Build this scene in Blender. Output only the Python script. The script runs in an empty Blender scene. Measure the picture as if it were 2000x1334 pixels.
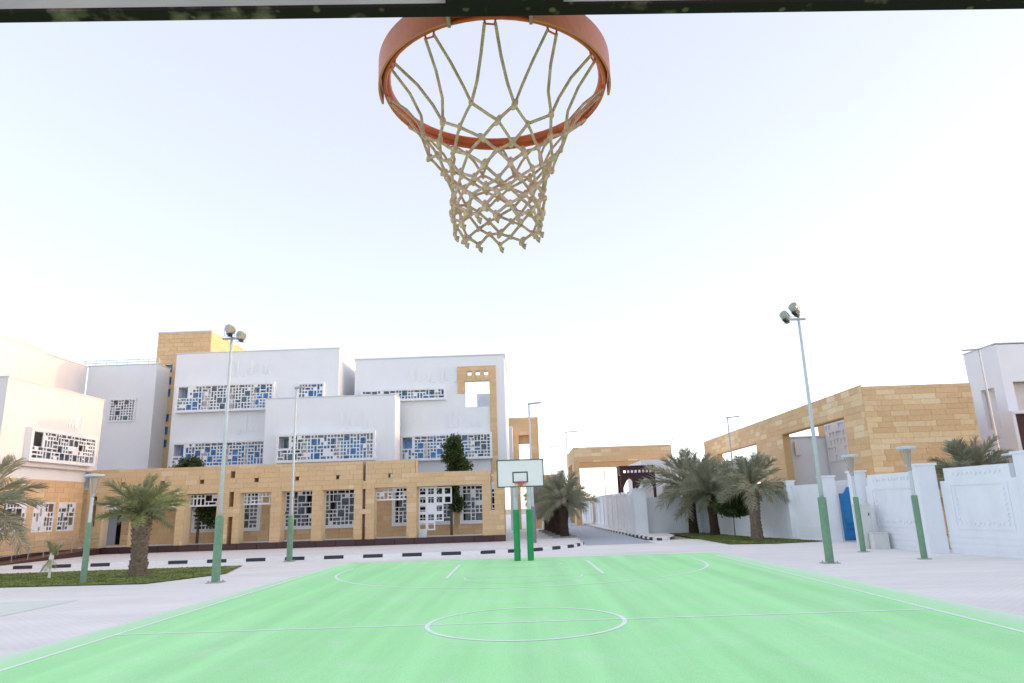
import bpy, math, random
from mathutils import Vector, Matrix
R=math.radians; rnd=random.Random(7)
S=bpy.context.scene; COL=S.collection
# ------------------------------------------------------------- camera
cam_d=bpy.data.cameras.new('camera'); cam=bpy.data.objects.new('camera',cam_d); COL.objects.link(cam); S.camera=cam
cam_d.sensor_width=36; cam_d.lens=24; cam_d.clip_start=.05; cam_d.clip_end=2000
def cam_matrix(yaw,pitch,roll,loc):
    f=Vector((math.sin(yaw)*math.cos(pitch),math.cos(yaw)*math.cos(pitch),math.sin(pitch)))
    r0=Vector((math.cos(yaw),-math.sin(yaw),0)); u0=r0.cross(f)
    r=r0*math.cos(roll)+u0*math.sin(roll); u=-r0*math.sin(roll)+u0*math.cos(roll)
    m=Matrix((r,u,-f)).transposed().to_4x4(); m.translation=Vector(loc); return m
cam.matrix_world=cam_matrix(R(-.6),R(13.66),R(-1.9),(0,0,2.1))
# ------------------------------------------------------------- world, sun, exposure
SUN_EL=R(3.2); SUN_AZ=R(4.0)          # azimuth measured from +X towards +Y
W=bpy.data.worlds.new('World'); S.world=W; W.use_nodes=True
nt=W.node_tree; nt.nodes.clear()
sky=nt.nodes.new('ShaderNodeTexSky'); sky.sky_type='NISHITA'; sky.sun_disc=False
sky.sun_elevation=SUN_EL; sky.sun_rotation=R(90)-SUN_AZ
sky.air_density=.42; sky.dust_density=.6; sky.ozone_density=1.0
bgn=nt.nodes.new('ShaderNodeBackground'); wo=nt.nodes.new('ShaderNodeOutputWorld')
gain=nt.nodes.new('ShaderNodeVectorMath'); gain.operation='MULTIPLY_ADD'
gain.inputs[1].default_value=(2.6,2.02,1.75); gain.inputs[2].default_value=(2.40,2.36,2.45)     # pale dusty air scattered over the clear sky
bgn.inputs[1].default_value=.12
nt.links.new(sky.outputs[0],gain.inputs[0]); nt.links.new(gain.outputs[0],bgn.inputs[0]); nt.links.new(bgn.outputs[0],wo.inputs[0])
sl=bpy.data.lights.new('sun','SUN'); sl.energy=2.0; sl.angle=R(.6); sl.color=(.34,.20,.10)
so=bpy.data.objects.new('sun',sl); COL.objects.link(so)
sd=Vector((math.cos(SUN_EL)*math.cos(SUN_AZ),math.cos(SUN_EL)*math.sin(SUN_AZ),math.sin(SUN_EL)))
so.rotation_euler=sd.to_track_quat('Z','Y').to_euler(); so.location=(30,0,20)
S.view_settings.view_transform='Standard'; S.view_settings.look='None'; S.view_settings.exposure=1.1; S.view_settings.gamma=1
S.view_settings.use_curve_mapping=False
# ------------------------------------------------------------- materials
def mat(name,col,rough=.8,var=0.0,scale=3.0,bump=0.0,bscale=40.0,metal=0.0,obj_var=None,island=False,spec=.3,detail=4,stretch=None):
    m=bpy.data.materials.new(name); m.use_nodes=True; n=m.node_tree; N=n.nodes; L=n.links
    b=N['Principled BSDF']; b.inputs['Roughness'].default_value=rough; b.inputs['Metallic'].default_value=metal
    b.inputs['Specular IOR Level'].default_value=spec
    b.inputs['Base Color'].default_value=(*col,1)
    out=None
    tc=N.new('ShaderNodeTexCoord'); src=tc.outputs['Object']
    if stretch:
        mp=N.new('ShaderNodeMapping'); mp.inputs['Scale'].default_value=stretch; L.new(src,mp.inputs[0]); src=mp.outputs[0]
    if obj_var or island:
        rr=N.new('ShaderNodeValToRGB'); cols=obj_var
        while len(rr.color_ramp.elements)<len(cols): rr.color_ramp.elements.new(.5)
        for i,c in enumerate(cols):
            e=rr.color_ramp.elements[i]; e.position=c[0]; e.color=(*c[1],1)
        if island: g=N.new('ShaderNodeNewGeometry'); L.new(g.outputs['Random Per Island'],rr.inputs[0])
        else: g=N.new('ShaderNodeObjectInfo'); L.new(g.outputs['Random'],rr.inputs[0])
        out=rr.outputs[0]
    if var>0:
        t=N.new('ShaderNodeTexNoise'); t.inputs['Scale'].default_value=scale; t.inputs['Detail'].default_value=detail; t.inputs['Roughness'].default_value=.6
        L.new(src,t.inputs[0])
        mr=N.new('ShaderNodeMapRange'); mr.inputs[1].default_value=.3; mr.inputs[2].default_value=.7
        mr.inputs[3].default_value=1-var; mr.inputs[4].default_value=1+var*.6; L.new(t.outputs[0],mr.inputs[0])
        mx=N.new('ShaderNodeVectorMath'); mx.operation='SCALE'
        if out: L.new(out,mx.inputs[0])
        else: mx.inputs[0].default_value=col
        L.new(mr.outputs[0],mx.inputs['Scale']); out=mx.outputs[0]
    if out: L.new(out,b.inputs['Base Color'])
    if bump>0:
        t2=N.new('ShaderNodeTexNoise'); t2.inputs['Scale'].default_value=bscale; t2.inputs['Detail'].default_value=4; L.new(tc.outputs['Object'],t2.inputs[0])
        bp=N.new('ShaderNodeBump'); bp.inputs['Strength'].default_value=bump; bp.inputs['Distance'].default_value=.02
        L.new(t2.outputs[0],bp.inputs['Height']); L.new(bp.outputs[0],b.inputs['Normal'])
    return m
TAN=[(0,(.65,.455,.25)),(.35,(.69,.485,.27)),(.62,(.72,.51,.29)),(.82,(.67,.465,.255)),(1,(.76,.57,.36))]
M={}
M['plaster']=mat('white_plaster',(.77,.80,.84),.85,.03,.9,.12,30,stretch=(1,1,.6))
M['plaster_warm']=mat('white_plaster_panel',(.79,.82,.86),.8,.05,2.0,.25,50,stretch=(1,1,.5))
M['sunlit_plaster']=mat('sunlit_white_plaster',(.70,.69,.69),.85,.05,.9,.12,30,stretch=(1,1,.6))  # white plaster darkened and warmed, so the sunlit walls' tone is in the colour
M['cap']=mat('parapet_metal',(.62,.64,.67),.5,.05)
M['stone']=mat('sandstone_tile',(.66,.43,.2),.85,.10,6,.2,60,obj_var=TAN)
M['stone_i']=mat('sandstone_tiles',(.66,.43,.2),.85,.10,6,.2,60,obj_var=TAN,island=True)
M['stone_pale']=mat('sandstone_pale_tile',(.80,.62,.38),.85,.08,6,.2,60,obj_var=[(0,(.76,.58,.34)),(1,(.82,.68,.46))])
M['mortar']=mat('sandstone_joint',(.58,.39,.20),.9,.1,5)
M['granite']=mat('dark_granite',(.075,.035,.035),.35,.2,12,obj_var=[(0,(.06,.028,.03)),(1,(.09,.045,.045))])
M['screen']=mat('white_screen',(.78,.80,.83),.6)
M['beige']=mat('beige_render',(.80,.76,.74),.9,.08,2)
M['glass_b']=mat('sky_reflection_glass',(.12,.38,.75),.15,.4,1.6,spec=.5)  # blue sky reflection painted into the base colour of the panes
M['glass_d']=mat('dark_window_glass',(.19,.28,.35),.15,.6,1.6,spec=.5)
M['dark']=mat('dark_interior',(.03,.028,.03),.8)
M['paver']=None
M['grass']=mat('lawn',(.17,.215,.05),.95,.6,1.4,.5,60)
M['green_pad']=mat('green_post_padding',(.02,.30,.10),.55,.08,4)
M['green_paint']=mat('green_pole_paint',(.17,.30,.20),.5,.15,6)
M['pole']=mat('white_pole_paint',(.55,.60,.63),.4,.06,5)
M['galv']=mat('galvanised_steel',(.42,.43,.42),.45,.15,12,metal=.3)
M['grey_post']=mat('grey_post_paint',(.20,.24,.28),.5,.1)
M['lens']=mat('lamp_lens',(.34,.33,.28),.15,spec=.6)
M['lampglass']=mat('lamp_cone_glass',(.42,.36,.30),.3)
M['black']=mat('black_paint',(.02,.022,.025),.5,.3,20)
M['board']=mat('white_backboard',(.88,.82,.87),.35,.04,2)
M['board_trim']=mat('grey_green_board_trim',(.06,.10,.10),.5)
M['red']=mat('orange_rim_paint',(.72,.11,.04),.38,.22,25,.1,90,spec=.4)
M['band']=mat('faded_orange_band',(.74,.20,.11),.45,.12,9,.08,80,spec=.4)
M['rope']=mat('net_rope',(.92,.58,.44),.95,.35,60,.6,420)
M['bluedoor']=mat('blue_door_paint',(.03,.20,.46),.45,.15,5)
M['brown']=mat('brown_timber',(.065,.028,.032),.6,.2,4)
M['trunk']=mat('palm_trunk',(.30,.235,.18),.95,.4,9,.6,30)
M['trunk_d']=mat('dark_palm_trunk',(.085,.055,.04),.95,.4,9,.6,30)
M['bark']=mat('bark',(.14,.11,.08),.95,.3,9)
M['frond']=mat('palm_frond',(.11,.13,.065),.6,.25,3,obj_var=[(0,(.33,.35,.24)),(.5,(.42,.43,.31)),(1,(.54,.51,.37))])
M['frond_y']=mat('young_palm_frond',(.11,.17,.03),.6,.25,3,obj_var=[(0,(.34,.37,.21)),(.5,(.43,.44,.26)),(1,(.52,.55,.20))])
M['leaf']=mat('leaf',(.04,.075,.018),.5,obj_var=[(0,(.04,.075,.02)),(.5,(.07,.11,.03)),(1,(.12,.16,.045))],island=True)
M['kerb_w']=mat('white_kerb_paint',(.84,.84,.84),.8,.06,4)
M['kerb_b']=mat('black_kerb_paint',(.05,.06,.075),.8,.3,6)
M['line']=mat('court_line_paint',(.88,.93,.90),.7,.08,3)
M['cabinet']=mat('cabinet_paint',(.66,.68,.66),.5,.05)
M['planter']=mat('planter_edge',(.30,.30,.30),.9,.2)
M['ac']=mat('white_appliance',(.80,.78,.74),.5)

def leafy_mat(m,f=.5,tint=(1,1,.8)):
    n=m.node_tree; N=n.nodes; L=n.links; b=N['Principled BSDF']; o=N['Material Output']
    t=N.new('ShaderNodeBsdfTranslucent'); mx=N.new('ShaderNodeMixShader'); mx.inputs[0].default_value=f
    src=b.inputs['Base Color'].links[0].from_socket; L.new(src,t.inputs[0]); L.new(b.outputs[0],mx.inputs[1]); L.new(t.outputs[0],mx.inputs[2]); L.new(mx.outputs[0],o.inputs[0])
for k_ in('frond','frond_y','leaf'): leafy_mat(M[k_])
def nodes_mat(name,fn,rough=.85):
    m=bpy.data.materials.new(name); m.use_nodes=True; b=m.node_tree.nodes['Principled BSDF']
    b.inputs['Roughness'].default_value=rough; b.inputs['Specular IOR Level'].default_value=.2
    fn(m.node_tree,b); return m
def paver_fn(c1,c2,cm,bw,bh,tint=(.9,1.05),mort=.012):
    def fn(n,b):
        N=n.nodes; L=n.links
        tc=N.new('ShaderNodeTexCoord'); br=N.new('ShaderNodeTexBrick')
        br.inputs['Color1'].default_value=(*c1,1); br.inputs['Color2'].default_value=(*c2,1); br.inputs['Mortar'].default_value=(*cm,1)
        br.inputs['Scale'].default_value=1; br.inputs['Brick Width'].default_value=bw; br.inputs['Row Height'].default_value=bh; br.inputs['Mortar Size'].default_value=mort
        L.new(tc.outputs['Object'],br.inputs[0])
        no=N.new('ShaderNodeTexNoise'); no.inputs['Scale'].default_value=.35; no.inputs['Detail'].default_value=8; no.inputs['Roughness'].default_value=.65
        mp=N.new('ShaderNodeMapping'); mp.inputs['Scale'].default_value=(.5,1.6,1); L.new(tc.outputs['Object'],mp.inputs[0]); L.new(mp.outputs[0],no.inputs[0])
        mr=N.new('ShaderNodeMapRange'); mr.inputs[1].default_value=.3; mr.inputs[2].default_value=.7; mr.inputs[3].default_value=tint[0]; mr.inputs[4].default_value=tint[1]
        L.new(no.outputs[0],mr.inputs[0]); sc=N.new('ShaderNodeVectorMath'); sc.operation='SCALE'
        L.new(br.outputs[0],sc.inputs[0]); L.new(mr.outputs[0],sc.inputs['Scale']); L.new(sc.outputs[0],b.inputs['Base Color'])
        bp=N.new('ShaderNodeBump'); bp.inputs['Strength'].default_value=.3; bp.inputs['Distance'].default_value=.01
        L.new(br.outputs['Fac'],bp.inputs['Height']); bp.invert=True; L.new(bp.outputs[0],b.inputs['Normal'])
    return fn
M['ground']=nodes_mat('pale_concrete_pavers',paver_fn((.87,.84,.81),(.845,.815,.79),(.76,.73,.71),.22,.11,(.88,1.06)))
M['walk']=nodes_mat('sidewalk_pavers',paver_fn((.84,.80,.78),(.79,.75,.73),(.64,.61,.60),.2,.1))
M['road']=nodes_mat('road_pavers',paver_fn((.50,.54,.60),(.46,.49,.55),(.38,.40,.44),.22,.11,(.88,1.08)))
M['sand']=nodes_mat('sandy_ground',paver_fn((.5,.45,.38),(.48,.43,.36),(.47,.42,.35),9,7))
def court_fn(a,bc):
    def fn(n,b):
        N=n.nodes; L=n.links; tc=N.new('ShaderNodeTexCoord')
        n1=N.new('ShaderNodeTexNoise'); n1.inputs['Scale'].default_value=.28; n1.inputs['Detail'].default_value=7; n1.inputs['Roughness'].default_value=.6
        L.new(tc.outputs['Object'],n1.inputs[0])
        mp=N.new('ShaderNodeMapping'); mp.inputs['Rotation'].default_value=(0,0,R(12)); mp.inputs['Scale'].default_value=(1.6,.06,1)
        L.new(tc.outputs['Object'],mp.inputs[0])
        n2=N.new('ShaderNodeTexNoise'); n2.inputs['Scale'].default_value=.9; n2.inputs['Detail'].default_value=3; L.new(mp.outputs[0],n2.inputs[0])
        n3=N.new('ShaderNodeTexNoise'); n3.inputs['Scale'].default_value=55; n3.inputs['Detail'].default_value=3; L.new(tc.outputs['Object'],n3.inputs[0])
        def mr(src,lo,hi,a0=.3,a1=.7):
            r_=N.new('ShaderNodeMapRange'); r_.inputs[1].default_value=a0; r_.inputs[2].default_value=a1; r_.inputs[3].default_value=lo; r_.inputs[4].default_value=hi; L.new(src,r_.inputs[0]); return r_.outputs[0]
        mx=N.new('ShaderNodeMix'); mx.data_type='RGBA'; mx.inputs[6].default_value=(*a,1); mx.inputs[7].default_value=(*bc,1)
        L.new(mr(n1.outputs[0],0,1),mx.inputs[0])
        ml=N.new('ShaderNodeMath'); ml.operation='MULTIPLY'; L.new(mr(n2.outputs[0],.93,1.06,.35,.65),ml.inputs[0]); L.new(mr(n3.outputs[0],.90,1.08),ml.inputs[1])
        sc=N.new('ShaderNodeVectorMath'); sc.operation='SCALE'; L.new(mx.outputs[2],sc.inputs[0]); L.new(ml.outputs[0],sc.inputs['Scale'])
        # pale glow painted into the colour along the outer edges, and pale scuffed patches
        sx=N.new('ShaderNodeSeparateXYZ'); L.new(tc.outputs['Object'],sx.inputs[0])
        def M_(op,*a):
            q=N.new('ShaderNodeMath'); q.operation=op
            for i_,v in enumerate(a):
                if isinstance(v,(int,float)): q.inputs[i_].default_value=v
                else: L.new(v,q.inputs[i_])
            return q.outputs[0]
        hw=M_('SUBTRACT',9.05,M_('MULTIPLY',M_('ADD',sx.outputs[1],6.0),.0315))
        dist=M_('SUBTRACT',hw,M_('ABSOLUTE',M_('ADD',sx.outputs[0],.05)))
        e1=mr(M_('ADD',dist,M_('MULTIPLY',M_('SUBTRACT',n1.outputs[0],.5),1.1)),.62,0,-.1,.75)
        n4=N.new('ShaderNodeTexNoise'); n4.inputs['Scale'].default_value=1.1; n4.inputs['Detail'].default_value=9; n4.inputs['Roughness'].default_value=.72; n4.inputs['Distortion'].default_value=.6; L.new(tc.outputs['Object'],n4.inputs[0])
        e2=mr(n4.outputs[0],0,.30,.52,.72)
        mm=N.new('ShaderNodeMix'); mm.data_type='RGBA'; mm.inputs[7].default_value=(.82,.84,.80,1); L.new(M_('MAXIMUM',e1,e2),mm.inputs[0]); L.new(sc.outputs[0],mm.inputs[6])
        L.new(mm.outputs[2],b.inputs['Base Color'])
        bp=N.new('ShaderNodeBump'); bp.inputs['Strength'].default_value=.25; bp.inputs['Distance'].default_value=.004; L.new(n3.outputs[0],bp.inputs['Height']); L.new(bp.outputs[0],b.inputs['Normal'])
    return fn
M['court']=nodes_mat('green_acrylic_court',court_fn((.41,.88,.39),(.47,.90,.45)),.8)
M['court2']=nodes_mat('faded_green_court',court_fn((.56,.64,.54),(.60,.66,.56)),.85)
# board underside: black paint with rust and dirt specks
def grime(n,b):
    N=n.nodes; L=n.links; tc=N.new('ShaderNodeTexCoord')
    v=N.new('ShaderNodeTexVoronoi'); v.inputs['Scale'].default_value=26; L.new(tc.outputs['Object'],v.inputs[0])
    r1=N.new('ShaderNodeValToRGB'); r1.color_ramp.elements[0].position=.10; r1.color_ramp.elements[0].color=(1,1,1,1); r1.color_ramp.elements[1].position=.17; r1.color_ramp.elements[1].color=(0,0,0,1)
    L.new(v.outputs['Distance'],r1.inputs[0])
    t=N.new('ShaderNodeTexNoise'); t.inputs['Scale'].default_value=14; t.inputs['Detail'].default_value=7; L.new(tc.outputs['Object'],t.inputs[0])
    r2=N.new('ShaderNodeValToRGB'); r2.color_ramp.elements[0].position=.56; r2.color_ramp.elements[0].color=(0,0,0,1); r2.color_ramp.elements[1].position=.70; r2.color_ramp.elements[1].color=(.8,.8,.8,1)
    L.new(t.outputs[0],r2.inputs[0])
    ad=N.new('ShaderNodeMath'); ad.operation='ADD'; ad.use_clamp=True
    m1=N.new('ShaderNodeMath'); m1.operation='MULTIPLY'; L.new(r1.outputs[0],m1.inputs[0]); L.new(t.outputs[0],m1.inputs[1])
    L.new(m1.outputs[0],ad.inputs[0]); L.new(r2.outputs[0],ad.inputs[1])
    mx=N.new('ShaderNodeMix'); mx.data_type='RGBA'; mx.inputs[6].default_value=(.028,.018,.018,1); mx.inputs[7].default_value=(.27,.17,.13,1)
    L.new(ad.outputs[0],mx.inputs[0]); L.new(mx.outputs[2],b.inputs['Base Color'])
M['grime']=nodes_mat('grimy_black_frame',grime,.9); M['grime'].node_tree.nodes['Principled BSDF'].inputs['Specular IOR Level'].default_value=.04
M['bracket']=mat('worn_bracket_paint',(.42,.24,.20),.7,.2,30)
M['board_back']=mat('weathered_board_back',(.44,.37,.37),.7,.18,5,stretch=(1,1,4))

# ------------------------------------------------------------- helpers
def wloc(o):
    v=Vector((0,0,0))
    while o: v+=o.location; o=o.parent
    return v
def tag(o,label=None,cat=None,group=None,kind=None):
    if label: o['label']=label
    if cat: o['category']=cat
    if group: o['group']=group
    if kind: o['kind']=kind
    return o
def thing(name,loc,label,cat,group=None):
    o=bpy.data.objects.new(name,None); o.empty_display_size=.3; o.location=loc; COL.objects.link(o); return tag(o,label,cat,group)
class MB:
    def __init__(s): s.v=[]; s.f=[]
    def add(s,vs,fs):
        k=len(s.v); s.v+= [tuple(p) for p in vs]; s.f+=[tuple(k+i for i in f) for f in fs]
    def box(s,x0,x1,y0,y1,z0,z1):
        s.add([(x0,y0,z0),(x1,y0,z0),(x1,y1,z0),(x0,y1,z0),(x0,y0,z1),(x1,y0,z1),(x1,y1,z1),(x0,y1,z1)],
              [(0,3,2,1),(4,5,6,7),(0,1,5,4),(1,2,6,5),(2,3,7,6),(3,0,4,7)]); return s
    def quad(s,*p): s.add(p,[tuple(range(len(p)))]); return s
    def obox(s,c,ax,ay,az):    # centre + half-axis vectors
        c=Vector(c);ax=Vector(ax);ay=Vector(ay);az=Vector(az)
        P=[c+i*ax+j*ay+k*az for k in(-1,1) for j in(-1,1) for i in(-1,1)]
        s.add(P,[(0,2,3,1),(4,5,7,6),(0,1,5,4),(1,3,7,5),(3,2,6,7),(2,0,4,6)]); return s
    def tube(s,pts,r,n=6,cap=True):
        pts=[Vector(p) for p in pts]; rs=r if isinstance(r,(list,tuple)) else [r]*len(pts)
        k=len(s.v); up=None
        for i,p in enumerate(pts):
            a=pts[max(i-1,0)]; b=pts[min(i+1,len(pts)-1)]; d=(b-a).normalized()
            if up is None: up=Vector((0,0,1)) if abs(d.z)<.9 else Vector((1,0,0))
            x=d.cross(up).normalized(); y=x.cross(d).normalized(); up=y
            for j in range(n):
                t=2*math.pi*j/n; s.v.append(tuple(p+(x*math.cos(t)+y*math.sin(t))*rs[i]))
        for i in range(len(pts)-1):
            for j in range(n):
                s.f.append((k+i*n+j,k+i*n+(j+1)%n,k+(i+1)*n+(j+1)%n,k+(i+1)*n+j))
        if cap: s.f.append(tuple(k+j for j in range(n))[::-1]); s.f.append(tuple(k+(len(pts)-1)*n+j for j in range(n)))
        return s
    def lathe(s,c,prof,n=16,ax='z'):
        k=len(s.v)
        for (r,h) in prof:
            for j in range(n):
                t=2*math.pi*j/n; s.v.append((c[0]+r*math.cos(t),c[1]+r*math.sin(t),c[2]+h))
        m=len(prof)
        for i in range(m-1):
            for j in range(n): s.f.append((k+i*n+j,k+i*n+(j+1)%n,k+(i+1)*n+(j+1)%n,k+(i+1)*n+j))
        s.f.append(tuple(k+j for j in range(n))[::-1]); s.f.append(tuple(k+(m-1)*n+j for j in range(n))); return s
    def holed(s,plane,c0,c1,u0,u1,z0,z1,holes):
        """slab in plane 'Y' (u = x, thickness y c0..c1) or 'X' (u = y) with rectangular openings"""
        us=sorted(set([u0,u1]+[min(max(h[i],u0),u1) for h in holes for i in(0,1)]))
        zs=sorted(set([z0,z1]+[min(max(h[i],z0),z1) for h in holes for i in(2,3)]))
        def P(u,c,z): return (u,c,z) if plane=='Y' else (c,u,z)
        nu,nz=len(us)-1,len(zs)-1
        sol=[[True]*nz for _ in range(nu)]
        for i in range(nu):
            um=(us[i]+us[i+1])/2
            for j in range(nz):
                zm=(zs[j]+zs[j+1])/2
                for h in holes:
                    if h[0]<um<h[1] and h[2]<zm<h[3]: sol[i][j]=False; break
        for i in range(nu):
            for j in range(nz):
                if not sol[i][j]: continue
                a,b,c,d=us[i],us[i+1],zs[j],zs[j+1]
                s.quad(P(a,c0,c),P(b,c0,c),P(b,c0,d),P(a,c0,d)); s.quad(P(b,c1,c),P(a,c1,c),P(a,c1,d),P(b,c1,d))
                if i==0 or not sol[i-1][j]: s.quad(P(a,c0,c),P(a,c0,d),P(a,c1,d),P(a,c1,c))
                if i==nu-1 or not sol[i+1][j]: s.quad(P(b,c0,c),P(b,c1,c),P(b,c1,d),P(b,c0,d))
                if j==0 or not sol[i][j-1]: s.quad(P(a,c0,c),P(a,c1,c),P(b,c1,c),P(b,c0,c))
                if j==nz-1 or not sol[i][j+1]: s.quad(P(a,c0,d),P(b,c0,d),P(b,c1,d),P(a,c1,d))
        return s
    def build(s,name,m,parent=None,smooth=False,kind=None,label=None):
        o0=wloc(parent) if parent else Vector((0,0,0))
        me=bpy.data.meshes.new(name); me.from_pydata([tuple(Vector(v)-o0) for v in s.v],[],s.f); me.materials.append(m)
        if smooth: me.polygons.foreach_set('use_smooth',[True]*len(me.polygons))
        me.update(); o=bpy.data.objects.new(name,me); COL.objects.link(o); o.parent=parent
        if kind: o['kind']=kind
        if label: o['label']=label
        return o
def copy_tree(o,parent=None):
    c=o.copy(); COL.objects.link(c); c.parent=parent
    for ch in list(o.children): copy_tree(ch,c)
    return c
def struct(name,mb,m): return tag(mb.build(name,m),kind='structure')

# unit block shared by tiles: slightly chamfered front
def unit_block(name,m):
    e=.018
    v=[(-.5,-.5,-.5),(.5,-.5,-.5),(.5,.5,-.5),(-.5,.5,-.5),(-.5,-.5,.5),(.5,-.5,.5),(.5,.5,.5),(-.5,.5,.5)]
    me=bpy.data.meshes.new(name); me.from_pydata(v,[],[(0,3,2,1),(4,5,6,7),(0,1,5,4),(1,2,6,5),(2,3,7,6),(3,0,4,7)]); me.materials.append(m); return me
UB={k:unit_block(k+'_unit',M[k]) for k in('stone','stone_pale','granite','kerb_w','kerb_b')}
def piece(name,me,parent,c,size,rz=0):
    o=bpy.data.objects.new(name,me); COL.objects.link(o); o.parent=parent
    o.location=Vector(c)-wloc(parent); o.scale=size; o.rotation_euler=(0,0,rz); return o
def sub_rect(r,h):
    a,b,c,d=r
    if h[1]<=a or h[0]>=b or h[3]<=c or h[2]>=d: return [r]
    out=[]
    if h[0]>a: out.append((a,h[0],c,d))
    if h[1]<b: out.append((h[1],b,c,d))
    a2,b2=max(a,h[0]),min(b,h[1])
    if h[2]>c: out.append((a2,b2,c,h[2]))
    if h[3]<d: out.append((a2,b2,h[3],d))
    return out
def clad(faces,parent,limit=300,name='stone_tile'):
    """faces: list of (plane, c, sign, u0,u1,z0,z1, holes, course, wmin,wmax, pale_fn)"""
    P=[]
    for (plane,c,sg,u0,u1,z0,z1,holes,ch,w0,w1,pale) in faces:
        z=z0; row=0
        while z<z1-.02:
            zt=min(z+ch,z1); u=u0-rnd.random()*w0
            while u<u1:
                w=rnd.uniform(w0,w1); a,b=max(u,u0),min(u+w,u1); u+=w
                if b-a<.03: continue
                rs=[(a,b,z,zt)]
                for h in holes: rs=[q for r_ in rs for q in sub_rect(r_,h)]
                for q in rs:
                    if q[1]-q[0]>.05 and q[3]-q[2]>.05:
                        um,zm=(q[0]+q[1])/2,(q[2]+q[3])/2
                        isp=pale(um,zm) if pale else False
                        P.append((plane,c,sg,q,isp))
            z=zt; row+=1
    P.sort(key=lambda t:-(t[3][1]-t[3][0])*(t[3][3]-t[3][2]))
    g=.006; rest={False:MB(),True:MB()}
    for i,(plane,c,sg,q,isp) in enumerate(P):
        d=.035+rnd.random()*.008
        cu,cz=(q[0]+q[1])/2,(q[2]+q[3])/2; su,sz=q[1]-q[0]-g*2,q[3]-q[2]-g*2
        cc=c+sg*d/2*.5
        if plane=='Y': ctr=(cu,cc,cz); size=(su,d,sz)
        else: ctr=(cc,cu,cz); size=(d,su,sz)
        if i<limit: piece(name,UB['stone_pale' if isp else 'stone'],parent,ctr,size)
        else: rest[isp].box(ctr[0]-size[0]/2,ctr[0]+size[0]/2,ctr[1]-size[1]/2,ctr[1]+size[1]/2,ctr[2]-size[2]/2,ctr[2]+size[2]/2)
    if rest[False].v: rest[False].build('stone_tiles',M['stone_i'],parent,kind='stuff')
    if rest[True].v: rest[True].build('stone_tiles',M['stone_pale'],parent,kind='stuff')

def lattice_holes(u0,u1,z0,z1,cell=.235,bar=.05,solid=.22,skip=()):
    nx=max(1,int(round((u1-u0)/cell))); nz=max(1,int(round((z1-z0)/cell)))
    cx=(u1-u0)/nx; cz=(z1-z0)/nz; used=[[False]*nz for _ in range(nx)]; H=[]
    dens=[rnd.random() for _ in range(nx//4+2)]
    for i in range(nx):
        for j in range(nz):
            if used[i][j]: continue
            w,h=rnd.choice([(1,1),(1,1),(1,1),(1,2),(2,1),(2,2),(1,1)])
            if i+w>nx: w=1
            if j+h>nz: h=1
            if any(used[a][b] for a in range(i,i+w) for b in range(j,j+h)): w=h=1
            for a in range(i,i+w):
                for b in range(j,j+h): used[a][b]=True
            p=solid*(2.0 if dens[i//4]<.28 else .7)
            if rnd.random()<p: continue
            k=bar/2; J=lambda: rnd.uniform(-.006,.020); 
            x0=u0+i*cx+k+J(); x1=u0+(i+w)*cx-k-J(); y0=z0+j*cz+k+J(); y1=z0+(j+h)*cz-k-J()
            H.append((x0,x1,y0,y1))
    return H
def screen_window(parent,plane,face,sg,u0,u1,z0,z1,proj=.45,depth=.5,frame=.14,notch=True,side='lo',cell=.225,glass=None,solid=.05):
    """projecting box frame with an irregular square lattice; behind it a beige recess with glass panes. sg = outward sign"""
    w=MB(); f0,f1=sorted((face,face+sg*proj))
    def B(mb,a,b,c0,c1,z0_,z1_):
        c0,c1=sorted((c0,c1))
        if plane=='Y': mb.box(a,b,c0,c1,z0_,z1_)
        else: mb.box(c0,c1,a,b,z0_,z1_)
    out=face+sg*proj
    B(w,u0-frame,u1+frame,face-sg*.02,out,z1,z1+frame); B(w,u0-frame,u1+frame,face-sg*.02,out,z0-frame,z0)
    B(w,u0-frame,u0,face-sg*.02,out,z0,z1); B(w,u1,u1+frame,face-sg*.02,out,z0,z1)
    wo_=w.build('window',M['screen'],parent)
    holes=lattice_holes(u0,u1,z0,z1,cell,solid=solid)
    if notch:
        nh=(u0+.05,u0+.75,z1-.85,z1-.05) if side=='lo' else (u1-.75,u1-.05,z1-.85,z1-.05)
        holes=[h for h in holes if h[1]<nh[0] or h[0]>nh[1]+.05 or h[3]<nh[2]]+[nh]
    l=MB(); c0=out-sg*.06; c1=out-sg*.02
    c0,c1=(c0,c1)
    l.holed(plane,min(c0,c1),max(c0,c1),u0,u1,z0,z1,holes).build('lattice',M['screen'],wo_)
    # panes behind
    gb=face-sg*(depth-.02); u=u0+.1; k=0
    while u<u1-.3:
        ww=min(rnd.uniform(1.0,1.9),u1-u-.05)
        MB().quad(*[(a,gb,z) if plane=='Y' else (gb,a,z) for a,z in((u,z0+.05),(u+ww,z0+.05),(u+ww,z1-.12),(u,z1-.12))]).build('pane',M['glass_b' if rnd.random()<(.6 if glass is None else glass) else 'glass_d'],wo_)
        u+=ww+rnd.uniform(.25,.6)
    return wo_

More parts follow.
